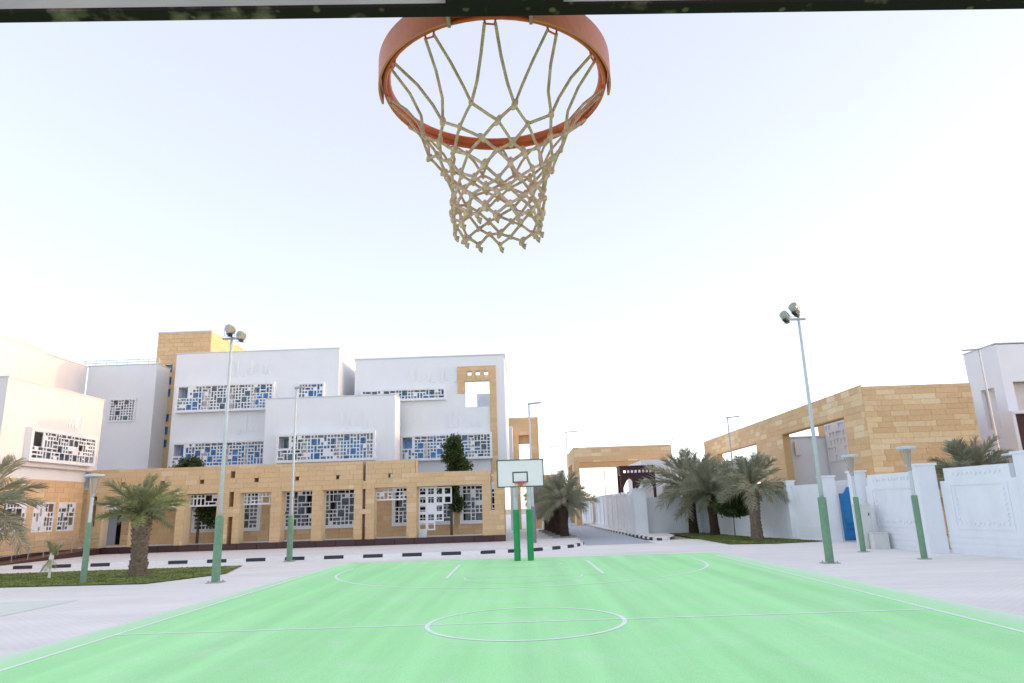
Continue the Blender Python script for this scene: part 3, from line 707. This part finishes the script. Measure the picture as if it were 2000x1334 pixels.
# gate in the wall: blue carved leaf
BD=thing('blue_gate_leaf',(15.7,34.3,0),'open blue carved wooden gate leaf in the white wall','door')
bd=MB(); n=12; x0,x1=15.28,16.1; 
bd.box(x0,x1,34.25,34.33,.05,2.0)
pr=None
for i in range(n+1):
    t=i/n; x=x0+(x1-x0)*t; z=2.25+.3*min(1,max(0,t-.25)*4)
    if pr: bd.add([(pr[0],34.25,2.0),(x,34.25,2.0),(x,34.25,z),(pr[0],34.25,pr[1]),(pr[0],34.33,2.0),(x,34.33,2.0),(x,34.33,z),(pr[0],34.33,pr[1])],[(0,1,2,3),(7,6,5,4),(3,2,6,7)])
    pr=(x,z)
bd.build('leaf_panel',M['bluedoor'],BD)
for (a,b) in((.15,.5),(.62,.72),(.85,1.95)): MB().box(15.4,15.98,34.2,34.25,a,b).build('raised_panel',M['bluedoor'],BD)
MB().tube([(15.95,34.18,1.05),(15.95,34.18,1.3)],.02,6).build('handle',M['black'],BD)
GI=thing('gate_inner_wall',(16.5,36,0),'shaded white wall just inside the blue gate','wall')
MB().box(16.1,16.4,31,37,0,2.9).build('wall',M['plaster'],GI); MB().box(16.02,16.1,31.6,33.8,0.2,.9).build('timber_bench_side',M['brown'],GI)
# electrical cabinets
EC=thing('electric_cabinet',(14.15,29.5,0),'tall pale electrical cabinet against the white wall between two lamp posts','cabinet')
MB().box(13.75,14.2,29.2,29.75,0,1.72).build('cabinet_body',M['cabinet'],EC); MB().box(13.72,14.22,29.17,29.78,1.72,1.77).build('cabinet_top',M['cabinet'],EC)
MB().box(13.8,14.15,29.18,29.199,.1,1.62).build('cabinet_door',M['cabinet'],EC); MB().box(14.08,14.11,29.16,29.18,1.3,1.42).build('handle',M['black'],EC)
EB=thing('low_meter_box',(14.4,28.9,0),'low pale meter box in front of the tall cabinet by the white wall','box')
MB().box(13.95,14.55,28.75,29.1,0,.62).build('box_body',M['cabinet'],EB); MB().box(13.92,14.58,28.72,29.13,.62,.65).build('box_lid',M['cabinet'],EB)

# added off-frame villa: an unseen block that keeps the court in shade
V4=thing('shading_villa',(29,8,0),'unseen white villa block added beyond the right edge of the view to shade the court','house')
MB().box(24,36,-30,31,0,8.3).build('wall',M['plaster'],V4); MB().box(23.95,36.05,-30.05,31.05,8.3,8.4).build('parapet_cap',M['cap'],V4)
for i in range(6):
    f=MB().box(23.93,24.0,-20+i*8,-18.2+i*8,4.6,6.3).build('window',M['screen'],V4); MB().box(23.9,23.93,-19.9+i*8,-18.3+i*8,4.7,6.2).build('pane',M['glass_d'],f)

# ============================================================= BASKETBALL STANDS
def hoop_net(parent,c,levels,rope=.0035,n=12,jit=1.0,knots=True,seg=3):
    cx,cy,cz=c; rr=random.Random(5); K=[]
    for li,(z,r,off) in enumerate(levels):
        row=[]
        for k in range(n):
            a=-math.pi/2+2*math.pi*(k+off)/n; j=(.0045 if li else 0)*jit
            rj=r+rr.uniform(-j,j)*1.4; aj=a+rr.uniform(-.06,.06)*jit*(1 if li>1 else .35)*(li>0)
            row.append(Vector((cx+rj*math.cos(aj),cy+rj*math.sin(aj),z+rr.uniform(-j,j)*1.3)))
        K.append(row)
    m=MB()
    def cord(a,b,sag=0.0):
        pts=[]
        for i in range(seg+1):
            t=i/seg; p=a.lerp(b,t); q=4*t*(1-t)
            rad=Vector((p.x-cx,p.y-cy,0)); 
            if rad.length>0: rad.normalize()
            pts.append(p+rad*(-sag*q)+Vector((rr.uniform(-1,1),rr.uniform(-1,1),0))*.0012*jit*q)
        m.tube(pts,rope,6,cap=False)
    for li in range(len(levels)-1):
        o0,o1=levels[li][2],levels[li+1][2]
        for k in range(n):
            a=K[li][k]
            for s_ in(0,-1):
                kk=(k+s_)%n if o1>o0 else (k+s_+1)%n
                b_=K[li+1][kk]; a_=a
                if li==0:
                    tv=(b_-a).copy(); rad=Vector((a.x-cx,a.y-cy,0)).normalized(); tv.z=0; tv-=rad*tv.dot(rad); a_=a+tv.normalized()*.0095
                cord(a_,b_,.016 if li==0 else .0)
    # bottom loops
    for k in range(n):
        p=K[-1][k]; m.tube([p,p+Vector((.002,0,-.012)),p+Vector((.004,.002,-.016)),p+Vector((.006,0,-.006))],rope*1.15,6)
    net=m.build('net',M['rope'],parent,smooth=True)
    if knots:
        me=None
        for li in range(1,len(levels)):
            for k in range(n):
                if me is None:
                    kb=MB(); kb.lathe((0,0,0),[(.0015,-.0105),(.0044,-.0075),(.0056,-.002),(.0056,.003),(.0044,.0078),(.0015,.0105)],8)
                    o=kb.build('knot',M['rope'],None,smooth=True); me=o.data; o.parent=net
                else:
                    o=bpy.data.objects.new('knot',me); COL.objects.link(o); o.parent=net
                o.location=K[li][k]-wloc(net); o.rotation_euler=(rr.uniform(-.6,.6),rr.uniform(-.9,.9),rr.random()*3)
                s_=rr.uniform(.75,1.08); o.scale=(s_,s_,s_*rr.uniform(.8,1.2))
    return net
NS=thing('basketball_stand',(0,-1.2,0),'near basketball hoop seen from below behind its board, orange rim and knotted rope net','basketball hoop')
# backboard, turned about two degrees
ya=R(2.2)
def rot(p): # rotate about (0,.93)
    x,y=p[0],p[1]-.93; return (x*math.cos(ya)-y*math.sin(ya),.93+x*math.sin(ya)+y*math.cos(ya),p[2])
def rbox(*a):
    m=MB().box(*a); m.v=[rot(v) for v in m.v]; return m
rbox(-.96,.96,.9085,.929,2.864,3.93).build('backboard',M['board_back'],NS)
rbox(-.965,.965,.9075,.931,2.858,2.8635).build('bottom_frame_edge',M['grime'],NS)
rbox(-.975,-.96,.9,.935,2.86,3.935).build('frame_rail',M['grime'],NS); rbox(.96,.975,.9,.935,2.86,3.935).build('frame_rail',M['grime'],NS)
rbox(-.965,.965,.9,.935,3.93,3.945).build('frame_rail',M['grime'],NS)
rbox(-.095,.085,.885,.9025,2.85,3.1).build('mounting_plate',M['grime'],NS)
# target square on the front
sq=MB().holed('Y',.931,.934,-.295,.295,3.0,3.45,[(-.25,.25,3.05,3.4)]); sq.v=[rot(v) for v in sq.v]; sq.build('target_square',M['black'],NS)
for x in(-.3,.3): MB().tube([(x,-1.2,0),(x,-1.2,3.1),(x*.6,-.6,3.35),(x*.35,.88,3.45)],.05,10).build('post_and_arm',M['pole'],NS)
RC=(-.031,1.252,2.95); RR=.2225
def ring(c,r,t,n=64,m_=10):
    m=MB()
    for i in range(n):
        a=2*math.pi*i/n
        for j in range(m_):
            b=2*math.pi*j/m_; q=r+t*math.cos(b); m.v.append((c[0]+q*math.cos(a),c[1]+q*math.sin(a),c[2]+t*math.sin(b)))
    for i in range(n):
        for j in range(m_):
            m.f.append((i*m_+j,((i+1)%n)*m_+j,((i+1)%n)*m_+(j+1)%m_,i*m_+(j+1)%m_))
    return m
ring(RC,RR,.0095).build('rim',M['red'],NS,smooth=True)
ring((RC[0],RC[1],RC[2]-.0145),RR+.002,.0042,64,6).build('net_ring',M['red'],NS,smooth=True)
for k in range(12):
    a=-math.pi/2+2*math.pi*k/12
    cxk,cyk=RC[0]+(RR-.002)*math.cos(a),RC[1]+(RR-.002)*math.sin(a)
    t_=Vector((-math.sin(a),math.cos(a),0))
    MB().tube([Vector((cxk,cyk,RC[2]-.008))-t_*.012,Vector((cxk,cyk,RC[2]-.024))-t_*.008,Vector((cxk,cyk,RC[2]-.026))+t_*.008,Vector((cxk,cyk,RC[2]-.008))+t_*.012],.0022,5).build('net_hook',M['red'],NS)
# bent plate band round the board side of the rim, in two arcs
def band(a0,a1,r=.2335,z0=2.927,z1=2.984,t=.004,n=28):
    m=MB()
    for i in range(n+1):
        a=R(a0+(a1-a0)*i/n)
        for q,z in((r,z0),(r,z1),(r+t,z1),(r+t,z0)): m.v.append((RC[0]+q*math.cos(a),RC[1]+q*math.sin(a),z))
    for i in range(n):
        for j in range(4): m.f.append((i*4+j,i*4+(j+1)%4,(i+1)*4+(j+1)%4,(i+1)*4+j))
    m.f.append((0,1,2,3)); m.f.append((n*4+3,n*4+2,n*4+1,n*4)); return m
band(177,252).build('band',M['band'],NS); band(288,363).build('band',M['band'],NS)
MB().box(RC[0]-.075,RC[0]-.069,.945,RC[1]-RR+.008,2.925,2.99).build('bracket_side',M['bracket'],NS)
MB().box(RC[0]+.069,RC[0]+.075,.945,RC[1]-RR+.008,2.925,2.99).build('bracket_side',M['bracket'],NS)
MB().box(RC[0]-.069,RC[0]+.069,.945,RC[1]-RR+.008,2.962,2.968).build('bracket_plate',M['red'],NS)
MB().box(RC[0]-.069,RC[0]+.069,1.018,1.023,2.945,2.962).build('bracket_lip',M['red'],NS)
MB().box(RC[0]-.08,RC[0]+.08,.936,.944,2.90,3.05).build('bracket_backplate',M['red'],NS)
LV=[(2.928,.221,0),(2.818,.143,.5),(2.793,.125,0),(2.768,.110,.5),(2.746,.100,0),(2.724,.095,.5),(2.704,.091,0),(2.685,.088,.5),(2.667,.087,0),(2.649,.086,.5),(2.631,.084,0)]
hoop_net(NS,(RC[0],RC[1],0),LV,rope=.0030)

FS=thing('basketball_stand',(-.1,28.9,0),'far basketball stand with white board on two green padded posts','basketball hoop')
for x in(-.37,.17):
    MB().lathe((x,28.85,0),[(.085,1.98),(.085,3.35)],12).build('post',M['pole'],FS,smooth=False)
    pd=MB().lathe((x,28.85,0),[(.125,.012),(.13,.03),(.13,1.97),(.125,2.0)],14); pd.build('post_padding',M['green_pad'],FS)
    MB().tube([(x,28.85,3.0),(x*.6-.04,27.0,3.3)],.04,8).build('arm',M['pole'],FS)
    MB().tube([(x,28.85,2.5),(x*.6-.04,27.0,3.1)],.028,8).build('brace',M['pole'],FS)
MB().box(-1.0,.74,26.9,26.94,2.89,3.87).build('backboard',M['board'],FS)
MB().holed('Y',26.885,26.96,-1.04,.78,2.85,3.91,[(-1.0,.74,2.89,3.87)]).build('board_frame',M['board_trim'],FS)
MB().holed('Y',26.893,26.899,-.44,.16,3.02,3.44,[(-.39,.11,3.07,3.39)]).build('target_square',M['board_trim'],FS)
ring((-.14,26.55,2.98),.23,.012,32,6).build('rim',M['red'],FS,smooth=True)
MB().box(-.24,-.04,26.78,26.89,2.9,3.03).build('bracket',M['red'],FS)
hoop_net(FS,(-.14,26.55,0),[(2.96,.228,0),(2.86,.17,.5),(2.78,.13,0),(2.70,.11,.5),(2.62,.10,0)],rope=.006,jit=.3,knots=False,seg=1)

# ============================================================= LIGHT POLES
def flood_pole(x,y,h,green,label,dx=0,heads=True):
    t=thing('floodlight_pole',(x,y,0),label,'light pole','light poles round the court')
    MB().lathe((x,y,0),[(.075,green),(.045,h)],10).build('pole',M['pole'],t,smooth=True)
    MB().lathe((x,y,0),[(.135,.03),(.135,green),(.08,green+.01)],12).build('green_sleeve',M['green_paint'],t,smooth=False)
    MB().box(x-.24,x+.24,y-.24,y+.24,0,.03).build('base_plate',M['galv'],t)
    for i in range(4):
        a=.17; MB().lathe((x+a*(-1)**i,y+a*(-1 if i<2 else 1),.03),[(.022,0),(.022,.05)],6).build('bolt',M['galv'],t)
    return t
def head(t,c,d,s=1.0):
    """drum floodlight: c centre, d aim direction"""
    c=Vector(c); d=Vector(d).normalized()
    b=MB().tube([c-d*.22*s,c-d*.16*s,c-d*.02*s,c+d*.16*s],[.07*s,.13*s,.16*s,.165*s],14); f=b.build('floodlight',M['galv'],t,smooth=False)
    MB().tube([c+d*.162*s,c+d*.17*s],[.15*s,.15*s],14).build('lens',M['lens'],f)
    k=c-Vector((0,0,.17*s)); MB().obox(k,d*.12*s,Vector((-d.y,d.x,0))*.09*s,(0,0,.07*s)).build('gear_box',M['black'],f)
    sd_=Vector((-d.y,d.x,0)).normalized()*.18*s
    MB().tube([c+sd_,c+sd_-Vector((0,0,.28*s)),c-sd_-Vector((0,0,.28*s)),c-sd_],.012,5).build('bracket',M['galv'],f)
    return f
P1=flood_pole(-10.3,23.6,8.35,2.12,'tall left pole with two round floodlights by the lawn')
MB().box(-10.62,-9.9,23.55,23.65,8.28,8.34).build('cross_arm',M['galv'],P1)
head(P1,(-10.35,23.5,8.64),(.5,-.5,-.45)); head(P1,(-9.93,23.5,8.40),(.5,-.5,-.45),.9)
P2=flood_pole(-10.95,32.8,8.1,2.04,'thin middle pole with a small lamp head in front of the arcade')
MB().obox((-10.82,32.75,8.13),(.2,0,.02),(0,.1,0),(0,0,.035)).build('lamp_head',M['galv'],P2)
P3=flood_pole(9.87,23.5,8.35,2.09,'tall right pole with two round floodlights by the white wall')
MB().box(9.4,10.1,23.45,23.55,8.22,8.28).build('cross_arm',M['galv'],P3)
head(P3,(9.75,23.4,8.62),(-.6,-.4,.35)); head(P3,(9.42,23.5,8.38),(-.6,-.4,.35),.9)
P3.rotation_euler=(0,R(0.4),0)
def post_lamp(x,y,label,h=3.66,base=True):
    t=thing('post_lamp',(x,y,0),label,'lamp post','post lamps with disc caps')
    MB().lathe((x,y,0),[(.06,2.06),(.055,h-.75)],10).build('pole',M['pole'],t)
    MB().lathe((x,y,0),[(.10,.02),(.10,2.05),(.065,2.07)],12).build('green_sleeve',M['green_paint'],t)
    MB().lathe((x,y,0),[(.22,0),(.22,.025),(.12,.03)],12).build('base_plate',M['galv'],t)
    MB().lathe((x,y,0),[(.06,h-.78),(.075,h-.72),(.07,h-.66)],12).build('collar',M['galv'],t)
    MB().lathe((x,y,0),[(.055,h-.66),(.135,h-.1)],12).build('glass_cone',M['lampglass'],t)
    for k in range(3):
        a=2*math.pi*k/3+.4; MB().tube([(x+.07*math.cos(a),y+.07*math.sin(a),h-.7),(x+.2*math.cos(a),y+.2*math.sin(a),h-.05)],.014,5).build('strut',M['galv'],t)
    MB().lathe((x,y,0),[(.25,h-.07),(.32,h-.04),(.32,h+.01),(.28,h+.035),(.05,h+.06)],20).build('cap',M['pole'],t)
    return t
post_lamp(-15.5,24.85,'left post lamp with disc cap standing on the lawn beside the palm',3.72)
post_lamp(12.97,27.7,'post lamp with disc cap in front of the blue gate')
post_lamp(13.16,23.9,'nearest right post lamp with disc cap before the ornate wall')
post_lamp(18.15,26,'post lamp whose disc cap just clears the wall at the right edge',3.42)
def street_light(x,y,h,label,arm=.7,grey=True,dirx=1,thick=.07):
    t=thing('street_light',(x,y,0),label,'street light','distant street lights')
    MB().lathe((x,y,0),[(thick*1.2,2.1 if grey else 0),(thick*.7,h)],8).build('pole',M['pole'],t)
    if grey: MB().lathe((x,y,.0),[(.15,0),(.15,2.1),(.09,2.12)],10).build('base_sleeve',M['grey_post'],t)
    MB().obox((x+dirx*arm*.45,y,h+.03),(arm*.55,0,.03),(0,.1,0),(0,0,.035)).build('lamp_head',M['galv'],t)
    return t
street_light(.45,40,8.0,'street light rising just behind the far basketball board')
street_light(4.6,72,9.6,'street light left of the sandstone portal',1.2,False)
street_light(3.6,90,9.6,'faint street light behind the roadside palms',1.2,False)
street_light(15.6,52,8.2,'street light in front of the long sandstone side wall',.9,False)
street_light(18.5,85,10.6,'slim mast light standing right of the sandstone portal',.3,False)
street_light(10.2,88,8.6,'street light seen through the sandstone portal',.8,False)
street_light(26.3,38.6,10.0,'street light in front of the tall white villa',.95,False,-1)

# ============================================================= VEGETATION
def frond_mesh(name,L,nl,lf,droop,m,seed,w=.03,rise=.08):
    r_=random.Random(seed); mb=MB(); pts=[]
    for i in range(9):
        t=i/8; pts.append(Vector((L*t*(1-.12*t),0,rise*t-droop*L*t*t)))
    mb.tube(pts,[.022*(1-.85*i/8)+.003 for i in range(9)],4)
    for i in range(nl):
        t=.12+.88*i/(nl-1); k=min(int(t*8),7); f=t*8-k; p=pts[k].lerp(pts[k+1],f); d=(pts[k+1]-pts[k]).normalized()
        ll=lf*(.5+1.1*t)*(1 if t<.5 else 1.35*(1.2-t)+.1)*r_.uniform(.85,1.1)
        for s_ in(-1,1):
            side=Vector((0,s_,0)); up=Vector((0,0,1)); v=(d*r_.uniform(.75,1.0)+side*r_.uniform(.7,.95)+up*r_.uniform(-.35,.7)).normalized()
            tip=p+v*ll+Vector((0,0,-ll*.15)); wd=d.cross(v).normalized().cross(v)*w*.5
            mid=p+v*ll*.5
            mb.add([p-wd*.6,p+wd*.6,mid+wd,tip,mid-wd],[(0,1,2,3,4)])
    me=bpy.data.meshes.new(name); me.from_pydata([tuple(v) for v in mb.v],[],mb.f); me.materials.append(m); return me
FM={k:[frond_mesh('frond_'+k+str(i),1.0,38 if k!='s' else 16,.30,dr,M['frond'] if k=='g' else M['frond_y'],10+i,w=.016) for i,dr in enumerate((.10,.20,.32,.44))] for k in('g','y','s')}
def palm(x,y,h,L,r,label,kind='g',nf=44,tm='trunk',taper=1.0,group='date palms',lean=(0,0),seed=1,rings=None,zbase=0,lowest=-35,fat=1.25,parts=True):
    t=thing('palm_tree',(x,y,zbase),label,'palm tree',group); q=random.Random(seed)
    m=MB(); n=12; N=max(6,int(h/.09)); z=0; k0=0
    prof=[]
    for i in range(N+1):
        f=i/N; rr=r*(1.25-.35*math.sin(min(f*2,1)*math.pi/2)+(fat-.9)*max(0,f-.35)/.65); prof.append((rr*(1.0 if i%2 else .9),f*h))
    m.lathe((x+0,y,zbase),prof,n)
    for i in range(N):
        f=i/N; rr=prof[i][0]
        for j in range(9):
            a=2*math.pi*(j+.5*(i%2))/9+q.uniform(-.15,.15); zz=zbase+f*h+q.uniform(-.02,.02); c,s_=math.cos(a),math.sin(a); tx,ty=-s_,c
            b=.085*r/.2*fat; hh=.13; o=.035+.05*f+q.uniform(0,.02)
            m.add([(x+c*rr*.95+tx*b,y+s_*rr*.95+ty*b,zz),(x+c*rr*.95-tx*b,y+s_*rr*.95-ty*b,zz),(x+c*(rr+o)-tx*b*.5,y+s_*(rr+o)-ty*b*.5,zz+hh),(x+c*(rr+o)+tx*b*.5,y+s_*(rr+o)+ty*b*.5,zz+hh),(x+c*rr*.8,y+s_*rr*.8,zz+hh)],[(0,1,2,3),(3,2,4),(0,3,4),(1,4,2)])
    m.build('trunk',M[tm],t)
    ms=FM[kind]; t.rotation_euler=(R(q.uniform(-2,2)),R(q.uniform(-3,3)),q.uniform(-.5,.5)); s3=q.uniform(.95,1.05); t.scale=(s3,s3,s3)
    for i in range(nf):
        f=i/(nf-1); el=R(84-(84-lowest)*f**.85)+q.uniform(-.2,.2); az=i*2.39996+q.uniform(-.25,.25)
        me=ms[min(3,int(f*2.6+q.random()*1.4))]; o=bpy.data.objects.new('frond',me); COL.objects.link(o); o.parent=t
        o.location=(lean[0]*.1+math.cos(az)*r*.35,lean[1]*.1+math.sin(az)*r*.35,h-.05+.12*(1-f)); s_=L*q.uniform(.7,1.12)*(.85+.2*math.sin(f*3.1))
        o.rotation_euler=(q.uniform(-.5,.5),-el,az); o.scale=(s_,s_*.95,s_)
    return t
palm(-15.0,27.4,2.2,1.6,.25,'single young date palm with thick trunk on the left lawn','y',38,seed=3,lowest=0,fat=1.35)
palm(-21.9,27.6,2.7,2.4,.25,'date palm cut by the left edge of the view','g',30,seed=4,lowest=-30)
for i,(x,y) in enumerate(((2.47,45.3),(2.3,48.4),(2.15,51.6),(2.0,55),(1.85,58.5))):
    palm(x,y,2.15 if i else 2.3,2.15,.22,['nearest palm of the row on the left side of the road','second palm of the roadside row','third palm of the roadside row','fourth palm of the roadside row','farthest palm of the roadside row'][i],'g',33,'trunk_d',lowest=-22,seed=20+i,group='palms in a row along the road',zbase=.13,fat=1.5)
    pl=thing('tree_planter',(x,y,.13),['square stone edge round the nearest roadside palm','square stone edge round the second roadside palm','square stone edge round the third roadside palm','square stone edge round the fourth roadside palm','square stone edge round the farthest roadside palm'][i],'planter','planter edges along the road')
    for a in range(4):
        c,s_=round(math.cos(a*math.pi/2)),round(math.sin(a*math.pi/2))
        MB().box(x+c*.7-(.07 if c else .62),x+c*.7+(.07 if c else .62),y+s_*.7-(.07 if s_ else .77),y+s_*.7+(.07 if s_ else .77),.131,.22).build('edge_stone',M['planter'],pl)
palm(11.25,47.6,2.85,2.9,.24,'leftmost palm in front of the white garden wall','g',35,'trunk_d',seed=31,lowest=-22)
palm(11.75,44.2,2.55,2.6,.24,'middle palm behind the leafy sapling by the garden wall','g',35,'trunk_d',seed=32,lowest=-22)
palm(12.4,38.3,2.75,2.2,.25,'rightmost palm with pale thick trunk on the right lawn','g',35,'trunk',seed=33,lowest=-18,fat=1.3)
palm(19.2,30.0,2.6,1.9,.25,'palm whose crown rises over the ornate white wall','g',46,'trunk',seed=34,lowest=-15)
palm(20.6,29.0,2.0,1.3,.22,'smaller palm over the wall near the right edge','g',30,'trunk',seed=36,lowest=-15)
# thin newly planted palm
SP=thing('palm_sapling',(-18.5,27.5,0),'tiny newly planted palm with a pale wrapped stem on the left lawn','sapling')
MB().lathe((-18.5,27.5,0),[(.05,0),(.045,.55),(.09,.75),(.05,1.0)],8).build('stem',M['ac'],SP)
q=random.Random(9)
for i in range(13):
    o=bpy.data.objects.new('frond',FM['s'][i%2]); COL.objects.link(o); o.parent=SP; o.location=(0,0,.8); s_=q.uniform(.5,.75)
    o.rotation_euler=(q.uniform(-.4,.4),-R(q.uniform(45,88)) if i<9 else R(60),i*2.4); o.scale=(s_,s_,s_)
def leafy(x,y,z0,h,label,crowns,trunk_r=.08,nl=3500,ls=.09,name='leafy_tree',seed=1,stem_to=None):
    t=thing(name,(x,y,z0),label,'tree'); q=random.Random(seed)
    st=MB(); top=stem_to or h*.75
    st.tube([(x,y,z0),(x+.03,y,z0+top*.5),(x-.02,y,z0+top)],[trunk_r,trunk_r*.75,trunk_r*.4],8)
    for (cx,cy,cz,rx,rz) in crowns: st.tube([(x,y,z0+top*.6),((x+cx)/2,(y+cy)/2,(z0+top*.6+cz)/2+.1),(cx,cy,cz)],[trunk_r*.5,trunk_r*.35,trunk_r*.12],5)
    st.build('trunk',M['bark'],t)
    m=MB(); tot=sum(c_[3]**2*c_[4] for c_ in crowns)
    for (cx,cy,cz,rx,rz) in crowns:
        nn=int(nl*rx*rx*rz/tot); cl=[]
        for _ in range(max(6,nn//30)):
            while True:
                a=Vector((q.uniform(-1,1),q.uniform(-1,1),q.uniform(-1,1)))
                if .25<a.length<1: break
            cl.append(a)
        for i in range(nn):
            a=q.choice(cl)+Vector((q.gauss(0,1),q.gauss(0,1),q.gauss(0,1)))*.16
            p=Vector((cx+a.x*rx,cy+a.y*rx,cz+a.z*rz)); d=Vector((q.gauss(0,1),q.gauss(0,1),q.gauss(0,.6)-.3)).normalized(); u=d.cross(Vector((q.gauss(0,1),q.gauss(0,1),q.gauss(0,1)))).normalized()
            l=ls*q.uniform(.7,1.3); m.add([p,p+d*l*.5+u*l*.28,p+d*l,p+d*l*.5-u*l*.28],[(0,1,2,3)])
    m.build('crown',M['leaf'],t); return t
leafy(-4.75,45.3,.5,6.5,'tall dark green tree rising behind the right end of the arcade',[(-4.55,45.3,6.3,.6,.62),(-4.55,45.3,5.55,.72,.62),(-4.2,45.3,4.85,.72,.55),(-4.9,45.3,3.3,.6,.8),(-4.3,45.5,2.4,.5,.5)],.1,9000,.16,seed=2)
leafy(-21.2,45.4,.5,5.5,'dark bushy tree behind the third arcade opening',[(-21.9,45.4,5.6,.75,.45),(-22.8,45.4,5.25,.6,.3),(-20.6,45.4,3.3,.95,1.0),(-20.3,45.4,2.2,.8,.6)],.1,8000,.15,seed=3)
leafy(11.75,40.1,.03,2.6,'dark green leafy sapling on a thin stem between the right palms',[(11.95,40.1,2.25,.6,.5),(12.3,40.1,1.7,.6,.45),(11.3,40.2,1.75,.55,.45),(11.8,40.0,1.5,.5,.35)],.035,6500,.13,'leafy_sapling',5,2.2)
